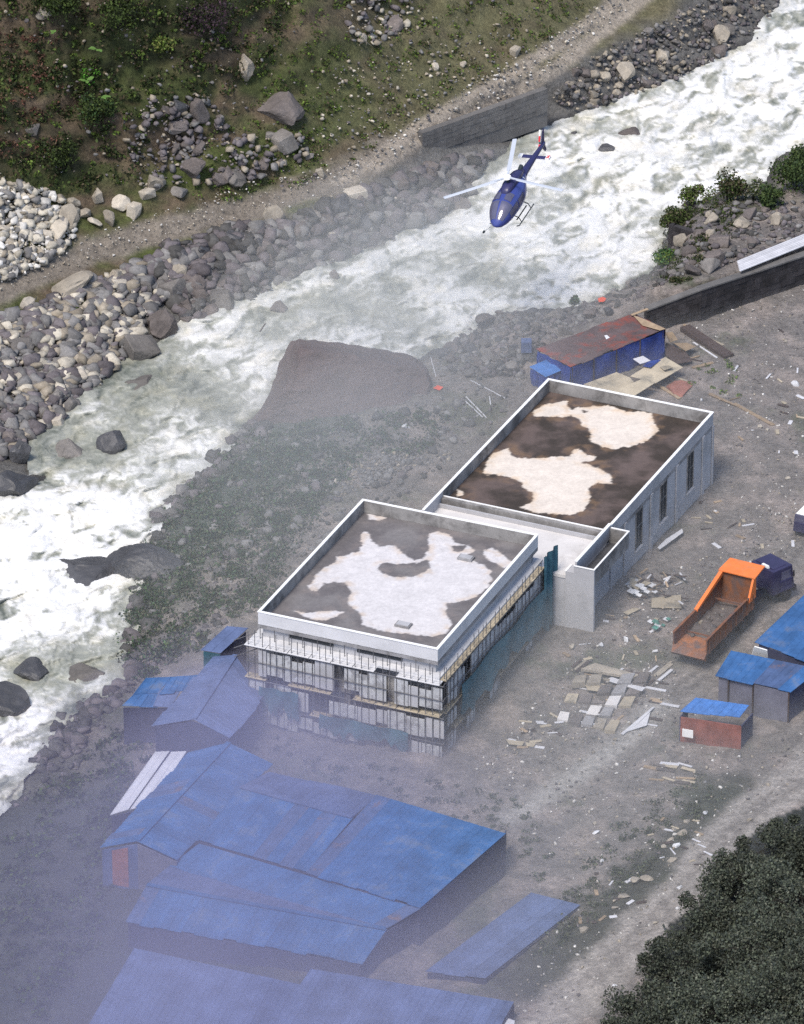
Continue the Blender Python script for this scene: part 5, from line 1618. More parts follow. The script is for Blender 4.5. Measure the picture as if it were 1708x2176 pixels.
roof_plane(lb, (1125, 779, 1.5), (1164, 763, 1.6), (1198, 783, 1.5), (1158, 800, 1.4), M['tarp_light'], pitch=3, seed=3, name='lid')
tarp_wall(lb, (1127, 780, 1.5), (1159, 800, 1.4), -.5, M['tarp_blue'], 5)
tarp_wall(lb, (1159, 800, 1.4), (1196, 783, 1.5), -.5, M['tarp_blue'], 6)
tag(one('crate', M['lilac_sheet'], None, lambda m: m.box(-.4, .4, -.4, .4, 0, .9), bevel=.02), 'pale grey box behind the blue tarpaulin bin', 'box').location = P(1118, 745, .6)
# ------------------------------------------------------------------ the helicopter
def loft(stations, n=20, power=2.3):
    V = []; F = []
    for (x, zc, hw, hh) in stations:
        for i in range(n):
            w = 2 * math.pi * i / n
            c, s = math.cos(w), math.sin(w)
            V.append((x, hw * math.copysign(abs(c) ** (2 / power), c), zc + hh * math.copysign(abs(s) ** (2 / power), s)))
    for k in range(len(stations) - 1):
        for i in range(n):
            F.append((k * n + i, k * n + (i + 1) % n, (k + 1) * n + (i + 1) % n, (k + 1) * n + i))
    F.append(tuple(range(n))); F.append(tuple(range((len(stations) - 1) * n, len(stations) * n)))
    return V, F


def loft_obj(name, st, material, parent, n=20, power=2.3):
    V, F = loft(st, n, power)
    m = MB(); m.add(V, F)
    return m.build(name, material, parent, smooth=True)

he = empty('helicopter', (8.434, 34.491, 9.288), 'dark blue helicopter with pale rotor blades flying low over the white water', 'helicopter')
he.rotation_euler = (math.radians(5.5), math.radians(9.35), math.radians(-112.33))
FST = [(3.42, -.45, .04, .04), (3.32, -.43, .28, .2), (3.05, -.36, .55, .42), (2.6, -.24, .78, .66), (2.0, -.1, .95, .88), (1.2, 0, 1.03, 1.0), (.3, .02, 1.05, 1.02), (-.6, .02, 1.0, 1.0), (-1.3, .1, .86, .86), (-1.9, .26, .60, .6), (-2.5, .38, .42, .42)]
loft_obj('body', FST, M['heli_blue'], he, 28)
loft_obj('tail_boom', [(-2.3, .38, .42, .42), (-3.0, .42, .32, .32), (-5, .42, .23, .23), (-7.3, .42, .14, .15), (-7.45, .42, .08, .08)], M['heli_dark'], he, 16, 2)
loft_obj('engine_cowling', [(1.0, .95, .25, .1), (.7, 1.05, .42, .28), (0, 1.12, .5, .36), (-1.0, 1.1, .5, .36), (-1.9, 1.0, .42, .3), (-2.6, .85, .25, .2)], M['heli_dark'], he, 16, 2.6)
# canopy glass: patches a centimetre proud of the nose
def skin_patch(name, x0, x1, w0, w1, material, parent, nx_=8, nw=8):
    xs = [s[0] for s in FST][::-1]
    def at(x, w, off):
        zc = np.interp(x, xs, [s[1] for s in FST][::-1]); hw = np.interp(x, xs, [s[2] for s in FST][::-1]) + off; hh = np.interp(x, xs, [s[3] for s in FST][::-1]) + off
        c, s = math.cos(w), math.sin(w)
        return (x, hw * math.copysign(abs(c) ** (2 / 2.3), c), zc + hh * math.copysign(abs(s) ** (2 / 2.3), s))
    m = MB(); V = []
    for off in (.03, -.02):
        for i in range(nx_ + 1):
            for j in range(nw + 1):
                V.append(at(x0 + (x1 - x0) * i / nx_, w0 + (w1 - w0) * j / nw, off))
    N = (nx_ + 1) * (nw + 1); F = []
    for i in range(nx_):
        for j in range(nw):
            q = i * (nw + 1) + j
            F.append((q, q + 1, q + nw + 2, q + nw + 1)); F.append((N + q, N + q + nw + 1, N + q + nw + 2, N + q + 1))
    m.add(V, F)
    return m.build(name, material, parent, smooth=True)
h = math.pi / 2
skin_patch('windscreen_pane', 1.75, 3.1, .45, h - .06, M['heli_glass'], he)
skin_patch('windscreen_pane', 1.75, 3.1, h + .06, math.pi - .45, M['heli_glass'], he)
skin_patch('roof_window', .75, 1.6, h - .75, h - .15, M['heli_glass'], he, 4, 4)
skin_patch('roof_window', .75, 1.6, h + .15, h + .75, M['heli_glass'], he, 4, 4)
for s in (0, 1):
    a0_, a1_ = (-.1, .38) if s == 0 else (math.pi - .38, math.pi + .1)
    skin_patch('door_window', 1.0, 2.3, a0_, a1_, M['heli_glass'], he, 6, 4)
    skin_patch('door_window', -.3, .85, a0_, a1_, M['heli_glass'], he, 6, 4)
skin_patch('cheek_stripe', -1.9, -1.75, .1, math.pi - .1, M['blade'], he, 2, 14)
# rotor
one('mast', M['skid'], he, lambda m: m.tube((0, 0, 1.3), (0, 0, 1.95), .12, .09, 10))
hub = one('rotor_hub', M['white_paint'], he, lambda m: (m.tube((0, 0, 1.82), (0, 0, 1.98), .34, .28, 14)), smooth=False)
for k, ang in enumerate((314.5, 195.0, 76.0)):
    w = math.radians(ang)
    m = MB()
    N = 8
    V = []
    for i in range(N + 1):
        rr = .95 + (5.35 - .95) * i / N
        z = 1.9 + .012 * (rr - .9) ** 1.5
        tw = .10 - .012 * rr
        for (cx, cz) in ((-.175, 0), (-.06, .022), (.10, .012), (.175, 0), (.10, -.012), (-.06, -.018)):
            V.append((rr, cx * 1.0, z + cz + cx * -tw))
    F = [(i * 6 + j, i * 6 + (j + 1) % 6, (i + 1) * 6 + (j + 1) % 6, (i + 1) * 6 + j) for i in range(N) for j in range(6)] + [tuple(range(6)), tuple(range(N * 6, N * 6 + 6))]
    m.add(V, F)
    o = m.build('rotor_blade', M['blade'], he); o.rotation_euler = (0, 0, w)
    m = MB(); m.beam((.25, 0, 1.9), (1.1, 0, 1.91), .16, .07); q = m.build('blade_sleeve', M['blade'], he); q.rotation_euler = (0, 0, w)
# tail surfaces
one('tailplane', M['heli_dark'], he, lambda m: m.hexa([(-5.5, -.98, .40), (-5.05, -.98, .40), (-5.05, .98, .40), (-5.5, .98, .40)], [(-5.45, -.98, .46), (-5.1, -.98, .46), (-5.1, .98, .46), (-5.45, .98, .46)]))
for s in (-1, 1):
    e = one('tailplane_tip', M['white_paint'], he, lambda m: m.hexa([(-5.52, s * .985 - .0, .36), (-5.02, s * .985, .36), (-5.02, s * 1.32, .36), (-5.52, s * 1.32, .36)], [(-5.5, s * .985, .50), (-5.05, s * .985, .50), (-5.05, s * 1.32, .50), (-5.5, s * 1.32, .50)]))
    if s == 1:
        one('tip_marking', M['red'], e, lambda m: (m.beam((-5.48, 1.07, .52), (-5.1, 1.27, .52), .07, .02), m.beam((-5.48, 1.27, .54), (-5.1, 1.07, .54), .07, .02)))
one('upper_fin', M['heli_dark'], he, lambda m: m.hexa([(-7.4, -.03, .5), (-6.7, -.03, .5), (-6.7, .03, .5), (-7.4, .03, .5)], [(-7.75, -.025, 1.5), (-7.35, -.025, 1.5), (-7.35, .025, 1.5), (-7.75, .025, 1.5)]))
one('lower_fin', M['heli_dark'], he, lambda m: m.hexa([(-7.6, -.02, -.35), (-7.3, -.02, -.35), (-7.3, .02, -.35), (-7.6, .02, -.35)], [(-7.4, -.03, .38), (-6.75, -.03, .38), (-6.75, .03, .38), (-7.4, .03, .38)]))
tr = one('tail_rotor', M['skid'], he, lambda m: m.tube((-7.2, -.14, .45), (-7.2, -.36, .45), .07, .07, 8))
for s in (1, -1):
    one('tail_blade', M['red'], tr, lambda m: m.beam((-7.2 - s * .03, -.33, .45 + s * .1), (-7.2 - s * .25, -.33, .45 + s * .5), .14, .04))
    one('tail_blade', M['white_paint'], tr, lambda m: m.beam((-7.2 - s * .25, -.33, .45 + s * .5), (-7.2 - s * .48, -.33, .45 + s * .93), .14, .04))
one('antenna', M['skid'], he, lambda m: m.tube((-3.4, 0, .7), (-3.6, 0, 1.15), .015, .01, 4))
one('exhaust', M['skid'], he, lambda m: m.tube((-2.2, 0, 1.05), (-2.75, 0, 1.2), .16, .17, 10))
for s in (-1, 1):
    o = MB(); y = s * 1.15
    o.tube((2.0, y * .98, -1.22), (1.6, y, -1.42), .045, .045, 8); o.tube((1.6, y, -1.42), (-1.5, y, -1.42), .045, .045, 8); o.build('skid', M['skid'], he)
    one('step', M['skid'], he, lambda m: (m.beam((1.5, s * .95, -1.0), (-.6, s * .95, -1.0), .10, .03)))
    for x in (1.1, -.9):
        one('skid_strut', M['skid'], he, lambda m: (m.tube((x, s * .45, -.85), (x, s * .95, -1.02), .04, .04, 8), m.tube((x, s * .95, -1.02), (x, s * 1.15, -1.42), .04, .035, 8)))
one('mirror_pod', M['skid'], he, lambda m: (m.tube((3.0, -.6, -.8), (3.6, -.95, -.9), .015, .015, 5), m.tube((3.55, -.95, -.9), (3.75, -.95, -.9), .09, .09, 8)))
one('painted_sun_glint', M['white_paint'], he, lambda m: m.box(2.55, 2.66, .2, .42, .33, .40))  # small white chip added on the windscreen, a sun glint put into colour

# ------------------------------------------------------------------ the orange dump truck
A_ = P(1502, 1362, 3.0); B_ = P(1600.8, 1261.8, 3.0); C_ = P(1430.8, 1346, 3.0)
ax = Vector((B_.x - A_.x, B_.y - A_.y)).normalized()
hd = math.atan2(ax.y, ax.x)
GZT = .6
tk = empty('dump_truck', (A_.x, A_.y, GZT), 'orange dump truck with an open rubble strewn tipper bed and dark blue cab', 'truck', None, hd)
# local: x forward, y to the left; right rail at y=0, left rail at y=2.65
W_ = 2.65
O_, OW = M['orange'], M['orange_worn']
one('bed_floor', M['orange_worn'], tk, lambda m: m.box(0, 8.0, .1, W_ - .1, 1.25, 1.35))
one('bed_lining', M['brick_red'] if 0 else M['rubble_bed'] if 'rubble_bed' in M else M['orange_worn'], tk, lambda m: m.box(.0, 1.9, .12, W_ - .12, 1.352, 1.42))
one('side_wall', OW, tk, lambda m: (m.box(0, 8.0, 0, .1, 1.2, 2.4)))
one('side_wall', OW, tk, lambda m: (m.box(0, 8.0, W_ - .1, W_, 1.2, 2.4)))
one('top_rail', OW, tk, lambda m: m.box(0, 6.6, -.05, .13, 2.4, 2.5))
one('top_rail', OW, tk, lambda m: m.box(0, 3.6, W_ - .13, W_ + .05, 2.4, 2.5))
one('raised_rail', O_, tk, lambda m: m.hexa([(3.6, W_ - .22, 2.4), (8.0, W_ - .22, 3.35), (8.0, W_ + .06, 3.35), (3.6, W_ + .06, 2.4)], [(3.6, W_ - .22, 2.55), (8.0, W_ - .22, 3.7), (8.0, W_ + .06, 3.7), (3.6, W_ + .06, 2.55)]))
one('side_gusset', OW, tk, lambda m: m.hexa([(3.6, W_ - .08, 2.3), (8.0, W_ - .08, 2.3), (8.0, W_ - .02, 2.3), (3.6, W_ - .02, 2.3)], [(3.7, W_ - .08, 2.42), (8.0, W_ - .08, 3.4), (8.0, W_ - .02, 3.4), (3.7, W_ - .02, 2.42)]))
one('front_wall', OW, tk, lambda m: m.box(7.9, 8.05, .1, W_ - .1, 1.3, 3.5))
one('front_post', O_, tk, lambda m: m.hexa([(6.9, -.04, 2.0), (8.1, -.04, 2.0), (8.1, .12, 2.0), (6.9, .12, 2.0)], [(7.7, -.04, 3.6), (8.1, -.04, 3.6), (8.1, .12, 3.6), (7.7, .12, 3.6)]))
one('cab_guard', O_, tk, lambda m: m.hexa([(7.7, -.12, 3.62), (9.55, -.05, 3.72), (9.55, W_ + .05, 3.72), (7.7, W_ + .12, 3.62)], [(7.7, -.12, 3.74), (9.55, -.05, 3.84), (9.55, W_ + .05, 3.84), (7.7, W_ + .12, 3.74)]), bevel=.03)
one('tailgate', OW, tk, lambda m: m.hexa([(-.12, .0, .8), (.0, .0, 1.2), (.0, W_, 1.2), (-.12, W_, .8)], [(-.35, .05, 1.05), (.05, .0, 1.5), (.05, W_, 1.5), (-.35, W_ - .05, 1.05)]))
for k in range(9):
    for y in (-.06, W_ + .02):
        one('side_rib', OW, tk, lambda m: m.box(.35 + k * .9, .5 + k * .9, y, y + .06, 1.2, 2.38))
for x, w in ((2.2, .1), (6.6, .1)):
    one('tail_lamp', M['red'], tk, lambda m: (m.box(-.12, -.05, .2, .4, .85, .95), m.box(-.12, -.05, W_ - .4, W_ - .2, .85, .95)))if x < 5 else None
    one('cross_bar', OW, tk, lambda m: m.box(x, x + w, .1, W_ - .1, 1.95 if x > 5 else 1.36, 2.05 if x > 5 else 1.5))
one('chassis', M['chassis'], tk, lambda m: (m.box(.4, 11.0, .75, .95, .75, 1.15), m.box(.4, 11.0, 1.7, 1.9, .75, 1.15), m.box(.4, .6, .6, 2.0, .7, 1.15), m.box(8.2, 10.4, .3, 2.3, .9, 1.2)))
def wheel(parent, x, y, rz=0, r0=.52):
    m = MB(); m.tube((0, -.16, 0), (0, .16, 0), r0, r0, 18); o = m.build('wheel', M['rubber'], parent, bevel=0)
    o.location = (x, y, r0); o.rotation_euler = (0, 0, rz)
    m = MB(); m.tube((0, -.18, 0), (0, .18, 0), r0 * .5, r0 * .5, 12); m.build('rim', M['chassis'], o)
for x in (1.4, 2.75, 6.3, 7.6):
    for y in (.2, W_ - .2): wheel(tk, x, y)
cc = tk.matrix_basis.inverted() @ P(1640, 1222, 2.3)
cabm = bpy.data.objects.new('cab', None)
bpy.data.objects.remove(cabm)
th_ = math.radians(-22)
def cabp(x, y, z):  # cab frame, turned to the right of the bed
    return Vector((cc.x + x * math.cos(th_) - y * math.sin(th_), cc.y + x * math.sin(th_) + y * math.cos(th_), z))
def cab_hexa(m, x0, x1, y0, y1, z0, z1, slope=0.0):
    m.hexa([cabp(x0, y0, z0), cabp(x1, y0, z0), cabp(x1, y1, z0), cabp(x0, y1, z0)], [cabp(x0, y0 + .05, z1), cabp(x1 - slope, y0 + .05, z1), cabp(x1 - slope, y1 - .05, z1), cabp(x0, y1 - .05, z1)])
cab = one('cab', M['navy'], tk, lambda m: cab_hexa(m, -1.0, 1.15, -1.2, 1.2, .8, 2.75, .25), bevel=.08)
one('windscreen', M['heli_glass'], cab, lambda m: m.hexa([cabp(1.04, -1.05, 1.85), cabp(1.10, -1.05, 1.85), cabp(1.10, 1.05, 1.85), cabp(1.04, 1.05, 1.85)], [cabp(.9, -1.0, 2.6), cabp(.98, -1.0, 2.6), cabp(.98, 1.0, 2.6), cabp(.9, 1.0, 2.6)]))
one('side_window', M['heli_glass'], cab, lambda m: cab_hexa(m, -.2, .75, -1.2, -1.14, 1.8, 2.45))
one('side_window', M['heli_glass'], cab, lambda m: cab_hexa(m, -.2, .75, 1.14, 1.2, 1.8, 2.45))
one('bumper', M['chassis'], cab, lambda m: cab_hexa(m, 1.15, 1.35, -1.2, 1.2, .5, .95))
one('roof_box', M['white_paint'], cab, lambda m: cab_hexa(m, -.95, -.78, -.55, .15, 2.78, 2.95))
one('roof_fairing', M['navy'], cab, lambda m: cab_hexa(m, -.75, .5, -.9, .9, 2.76, 2.82))
one('grille', M['chassis'], cab, lambda m: cab_hexa(m, 1.12, 1.19, -.6, .6, 1.0, 1.6))
for y in (-.95, .75): one('headlight', M['heli_glass'], cab, lambda m: cab_hexa(m, 1.13, 1.2, y, y + .2, 1.0, 1.25))
for y in (-1.42, 1.3): one('mirror', M['chassis'], cab, lambda m: cab_hexa(m, .8, .9, y, y + .12, 1.9, 2.4))
one('door', M['heli_dark'], cab, lambda m: cab_hexa(m, -.3, .8, -1.23, -1.2, .95, 1.78))
for y in (-1.0, 1.0):
    p = cabp(.35, y, 0); wheel(tk, p.x, p.y, th_)
one('drawbar', M['chassis'], tk, lambda m: m.beam((8.2, 1.3, 1.0), (cc.x - .6, cc.y, 1.0), .5, .25))
r = random.Random(12)
for k in range(16):
    x, y = tk.matrix_basis.translation.x, 0
    lp = Vector((r.uniform(1.6, 7.2), r.uniform(.4, W_ - .4), 1.45))
    wp = tk.matrix_basis @ lp
    s = r.uniform(6, 17)
    boulder(0, 0, s, s * .6, r.choice(['rock_grey', 'rock_mauve', 'rock_wet', 'rock_tan']), 'stone lying loose on the floor of the dump truck bed', 'stones in the dump truck bed', name='loose_stone', loc=wp, seed=k, sink=.35)
tag(one('rubble_load', M['soil_load'] if 'soil_load' in M else M['rock_mauve'], None, lambda m: m.add(
    [tuple(tk.matrix_basis @ Vector((2.0 + (i % 9) * .68, .14 + (i // 9) * (W_ - .28) / 5, 1.37 + (.12 + .10 * math.sin(i * 2.3)) * (0 if i % 9 in (0, 8) else 1)))) for i in range(54)],
    [(a, a + 1, a + 10, a + 9) for j in range(5) for a in range(j * 9, j * 9 + 8)])), 'thin layer of dark dirt left in the dump truck bed', 'dirt', None, 'stuff')

# white topped vehicle cut by the edge of the yard
vh = empty('parked_van', P(1718, 1130, .4), 'white roofed dark van parked at the yard entrance beyond the dump truck', 'van', None, hd)
def vb(name, mt, x0, x1, y0, y1, z0, z1, bev=.05, sl=0.0, par=None):
    return one(name, mt, par or vh, lambda m: m.hexa([(x0, y0, z0), (x1, y0, z0), (x1, y1, z0), (x0, y1, z0)], [(x0, y0 + .08, z1), (x1 - sl, y0 + .08, z1), (x1 - sl, y1 - .08, z1), (x0, y1 - .08, z1)]), bevel=bev)
vb('body', M['navy'], -1.0, 3.2, -.85, .85, .35, 1.15)
vb('greenhouse', M['heli_glass'], -.95, 2.4, -.8, .8, 1.15, 1.75, .03, .5)
vb('roof', M['white_paint'], -.9, 1.8, -.7, .7, 1.76, 1.84, .02)
for x in (-.3, 2.4):
    for y in (-.8, .8): wheel(vh, x, y, 0, .33)

# ------------------------------------------------------------------ loose things
def plank(p, q, w, mt, label, group=None, name='plank', h=.05, z0=None, z1=None):
    A = G(*p, .06) if z0 is None else P(p[0], p[1], z0); B = G(*q, .06) if z1 is None else P(q[0], q[1], z1)
    c = (A + B) / 2
    m = MB(); m.beam(A - c, B - c, w, h)
    o = m.build(name, M[mt], None); o.location = c
    return tag(o, label, 'plank' if 'pole' not in name else 'pole', group)


def flat_sheet(corners, mt, label, name='sheet', th=.03, z=None, cat='sheet', group=None, dz=.05, bend=0.0, seed=0):
    """a loose board or sheet, slightly sagging, given by its corners"""
    r = random.Random(seed + len(label))
    if z is None:
        c = [G(x, y, dz + r.uniform(0, .12)) for x, y in corners]
    else:
        c = [P(x, y, z[i] if isinstance(z, (list, tuple)) else z) for i, (x, y) in enumerate(corners)]
    n = len(c)
    m = MB()
    m.add([tuple(p) for p in c] + [tuple(p - Vector((0, 0, th))) for p in c],
          [tuple(range(n)), tuple(range(2 * n - 1, n - 1, -1))] + [(i, i + n, (i + 1) % n + n, (i + 1) % n) for i in range(n)])
    o = m.build(name, M[mt])
    return tag(o, label, cat, group)

def K3(pts): return [((1280 + x / 2.945) / 1.1768, (740 + y / 2.945) / 1.1768) for x, y in pts]
# around the shack
flat_sheet(K3([(890, 140), (950, 160), (1130, 240), (1090, 252), (960, 215)]), 'wood', 'tan weathered board panel propped on the high end of the shack roof', 'board_panel', z=[2.35, 2.4, 2.6, 2.55, 2.4], cat='board')
plank(*K3([(880, 140), (1000, 95)]), .25, 'wood', 'short tan plank above the shack roof by the retaining wall', z0=2.4, z1=2.5)
flat_sheet(K3([(550, 258), (640, 262), (735, 205), (700, 190), (600, 225)]), 'rust_roof', 'curled rusty offcut behind the shack roof', z=2.15)
flat_sheet(K3([(680, 290), (700, 287), (720, 305), (695, 318)]), 'plastic_white', 'small white scrap lying on the rusty shack roof', 'scrap', z=2.28, cat='scrap')
flat_sheet(K3([(525, 650), (770, 560), (870, 600), (900, 640), (740, 715)]), 'ply', 'wide tan board in front of the shack nearest the hall parapet', 'board_panel', z=[.9, .95, .9, .8, .7], cat='board')
flat_sheet(K3([(740, 700), (960, 610), (1050, 640), (900, 735)]), 'ply', 'pale curved plywood sheet leaning over the hall parapet corner', 'board_panel', z=[1.0, 1.1, 1.0, .9], cat='board')
flat_sheet(K3([(870, 590), (1030, 490), (1130, 450), (1260, 525), (1060, 640)]), 'ply', 'largest tan plywood sheet spread in front of the shack', 'board_panel', z=[.95, 1.2, 1.3, .9, .8], cat='board')
flat_sheet(K3([(890, 462), (965, 440), (1020, 475), (945, 500)]), 'zinc', 'grey square sheet on top of the plywood in front of the shack', z=[1.3, 1.35, 1.3, 1.25])
flat_sheet(K3([(1090, 520), (1150, 508), (1185, 525), (1120, 545)]), 'ply', 'small pale board on the largest plywood sheet', z=1.2, cat='board')
flat_sheet(K3([(1010, 480), (1120, 455), (1020, 525), (960, 515)]), 'tarp_blue', 'dark blue tarpaulin scrap on the plywood sheets', 'tarpaulin', z=1.25, cat='tarpaulin')
# right of the shack: collapsed boards
flat_sheet(K3([(1125, 270), (1180, 262), (1220, 320), (1165, 342)]), 'wood', 'reddish tan board against the shack end wall', 'board_panel', cat='board', z=[1.4, 1.4, .9, .9])
flat_sheet(K3([(1190, 345), (1290, 345), (1355, 372), (1280, 405)]), 'wood', 'tan square board amid the dark fallen timbers', 'board_panel', cat='board', z=[.9, .8, .7, .75])
flat_sheet(K3([(1130, 340), (1280, 410), (1330, 480), (1200, 500), (1130, 430)]), 'wood_dark', 'dark decking of the collapsed lean-to beside the shack', 'board_panel', cat='board', z=[.7, .6, .5, .5, .6])
for i, (p, q, w, mt, l) in enumerate([
    ((1272, 232), (1600, 450), .9, 'wood_dark', 'longest and thickest dark beam fallen across the yard side of the shack'),
    ((1335, 340), (1510, 455), .14, 'zinc', 'thin pale strip lying along the thick dark beam'),
    ((1265, 210), (1400, 290), .22, 'wood', 'tan plank along the upper side of the thick dark beam'),
    ((1425, 310), (1550, 365), .45, 'ply', 'pale splintered board beyond the thick dark beam'),
    ((1330, 527), (1480, 490), .3, 'wood', 'tan plank at the lower tip of the collapsed lean-to'),
    ((1210, 490), (1380, 440), .16, 'wood', 'brown batten over the dark decking'),
    ((1220, 440), (1400, 480), .12, 'wood_dark', 'dark batten crossing the dark decking'),
    ((1060, 645), (1235, 755), .28, 'wood', 'tan plank slanting down from the plywood beside the dark round heap'),
    ((1190, 592), (1290, 628), .2, 'ply', 'short pale plank above the dark round heap'),
    ((1110, 610), (1150, 580), .3, 'wood', 'stubby pale offcut beside the plywood sheets'),
    ((1450, 722), (1670, 815), .14, 'wood', 'thin brown plank pointing at the long yard plank'),
    ((1600, 765), (1680, 745), .08, 'wood', 'thin stick crossing near the long yard plank'),
]):
    a, b = K3([p, q])
    plank(a, b, w, mt, l, h=(.35 if w > .8 else .06))
plank((1560, 857), (1643, 903), .32, 'wood', 'long thick tan plank lying alone in the yard')
plank((1508, 835), (1590, 873), .14, 'wood', 'long thin tan plank beside the long thick one in the yard')
dh = round_rock(77, (1, 1, 1), 3, .25); dh.materials.append(M['brick_red'])
o = bpy.data.objects.new('earth_heap', dh); link(o); o.location = G(*K3([(1225, 680)])[0]) + Vector((0, 0, -.05)); o.scale = (2.2, 3.2, .7)
tag(o, 'low dark reddish round heap in the yard beside the plywood sheets', 'heap')
# white poles on the near bank
for i, (p, q, l, z1) in enumerate([
    ((982, 846), (1025, 886), 'first of two crossed white poles on the near bank', None), ((990, 843), (1033, 887), 'second of two crossed white poles on the near bank', None),
    ((1000, 808), (1073, 846), 'long pale pole lying on the near bank above the crossed pair', None), ((864, 806), (880, 808), 'short white stick beside the giant boulder', None),
    ((880, 762), (878, 806), 'thin upright wire stake beside the giant boulder', None), ((915, 760), (926, 800), 'leaning white stake near the riprap on the near bank', None),
    ((662, 716), (762, 746), 'long brown pole jutting over the water from the giant boulder', None), ((1040, 843), (1042, 860), 'tiny white stick near the hall corner on the bank', None)]):
    plank(p, q, .07, 'wood' if 'brown' in l else 'zinc', l, name='pole', h=.07)
plank((552, 705), (564, 687), .1, 'wood_dark', 'dark drift log in the rapids in mid river', name='drift_log', z0=-1.5, z1=-1.2)
# cloth, sacks
flat_sheet([(1270, 634), (1280, 630), (1288, 634), (1284, 640), (1272, 641)], 'fabric_red', 'small orange red cloth on the riprap near the retaining wall', 'cloth', dz=.5, cat='cloth')
flat_sheet([(920, 824), (930, 818), (942, 822), (934, 829)], 'fabric_red', 'faded orange rag on the near bank by the leaning stake', 'rag', dz=.15, cat='rag')
# zinc sheet above the retaining wall
zs = empty('zinc_roofing', P(1640, 540, 2.7), 'bundle of white corrugated sheets lying on top of the dark retaining wall', 'roofing')
for k in range(7):
    a = [(1567 + k * .8, 556 + k * 3.2), (1760, 478 + k * 3.6)]
    A = P(a[0][0], a[0][1], 3.3); B = P(a[1][0], a[1][1], 3.3)
    m = MB(); m.beam(A, B, .19, .07); m.build('corrugation', M['zinc'], zs)

# demolished platform in the yard
def K6(pts): return [(854 + x / 2.0, 1088 + y / 2.0) for x, y in pts]
flat_sheet(K6([(820, 640), (1010, 690), (985, 702), (760, 665)]), 'rock_tan', 'upper broken slab of the ruined platform in the yard', 'slab', th=.18, cat='slab', dz=.35)
flat_sheet(K6([(890, 700), (1035, 745), (1020, 760), (880, 718)]), 'zinc', 'pale ribbed sheet along the upper step of the ruined platform', cat='sheet', dz=.3)
flat_sheet(K6([(760, 705), (880, 735), (870, 765), (790, 755)]), 'ply', 'cream broken board in the middle of the ruined platform', cat='board', dz=.25)
rp = empty('ruined_platform', G(1270, 1490), 'ruined concrete platform of broken slabs in the yard between the scaffolding and the truck', 'platform')
SURVEYED.add(rp.name)
_r = random.Random(5)
_c = K6([(730, 690), (1070, 675), (905, 935), (655, 880)])
def _bil(u, v):
    a = (_c[0][0] * (1 - u) + _c[1][0] * u, _c[0][1] * (1 - u) + _c[1][1] * u); b_ = (_c[3][0] * (1 - u) + _c[2][0] * u, _c[3][1] * (1 - u) + _c[2][1] * u)
    return (a[0] * (1 - v) + b_[0] * v, a[1] * (1 - v) + b_[1] * v)
for i in range(5):
    for j in range(5):
        if _r.random() < .2: continue
        e = .012
        q = [_bil(i / 5 + e + _r.uniform(0, .02), j / 5 + e + _r.uniform(0, .02)), _bil((i + 1) / 5 - e - _r.uniform(0, .03), j / 5 + e), _bil((i + 1) / 5 - e, (j + 1) / 5 - e - _r.uniform(0, .03)), _bil(i / 5 + e, (j + 1) / 5 - e)]
        hgt = _r.uniform(.08, .28) + (.25 if j < 2 else 0)
        t3 = [G(x, y, hgt + _r.uniform(-.05, .05)) for x, y in q]
        m = MB(); m.hexa([p - Vector((0, 0, .45)) for p in t3], t3)
        m.build('slab', _r.choice([M['ply'], M['rock_tan'], M['rock_tan'], M['concrete'], M['annex'], M['rock_mauve']]), rp)
flat_sheet(K6([(1060, 365), (1185, 350), (1188, 408), (1060, 405)]), 'ply', 'pinkish cream board under the tangle of scrap', 'board_panel', cat='board', dz=.15)
flat_sheet(K6([(965, 275), (1010, 285), (1060, 300), (1000, 330), (970, 310)]), 'ply', 'cream board tilted at the head of the tangle of scrap', 'board_panel', cat='board', dz=.4)
flat_sheet(K6([(940, 425), (985, 405), (1015, 410), (960, 436)]), 'ply', 'small cream board below the tangle of scrap', 'board_panel', cat='board', dz=.1)
flat_sheet(K6([(1085, 150), (1120, 115), (1190, 70), (1195, 85), (1120, 140), (1095, 158)]), 'zinc', 'bent white sheet leaning at the foot of the hall wall', 'sheet', dz=.3)
flat_sheet(K6([(440, 965), (520, 975), (510, 992), (455, 985)]), 'ply', 'cream board at the misty end of the ruined platform', 'board_panel', cat='board', dz=.1)
flat_sheet(K6([(525, 978), (570, 980), (560, 996), (530, 994)]), 'ply', 'short cream board next to the one at the misty end', 'board_panel', cat='board', dz=.1)
flat_sheet(K6([(0 + 1040, 1005 - 100), (1060, 830), (1075, 826), (1000, 900), (940, 945), (930, 940)]), 'zinc', 'long pale strip along the yard side of the ruined platform', 'strip', cat='strip', dz=.1)
r = random.Random(31)
for k in range(26):
    x, y = K6([(r.gauss(1080, 60), r.gauss(300, 30))])[0]
    a = r.uniform(0, 6.28); l = r.uniform(14, 34)
    plank((x, y), (x + l * math.cos(a), y + l * .5 * math.sin(a)), r.uniform(.06, .22), r.choice(['wood', 'wood_dark', 'zinc', 'wood_dark']), 'bent scrap strip in the tangle of scrap by the porch tower', 'strips in the tangle of scrap', name='scrap_strip', z0=gz(x, y) + r.uniform(.05, .6), z1=gz(x, y) + r.uniform(.05, .7))
for k in range(14):
    x, y = K6([(r.gauss(1020, 30), r.gauss(330, 24))])[0]
    s = r.uniform(4, 11)
    flat_sheet([(x - s, y), (x - s * .2, y - s * .6), (x + s, y - s * .1), (x + s * .3, y + s * .6)], 'plastic_white', 'crumpled white plastic in the tangle of scrap by the porch tower', 'plastic_sack', cat='sack', group='white plastic in the tangle of scrap', dz=r.uniform(.1, .6), seed=k)
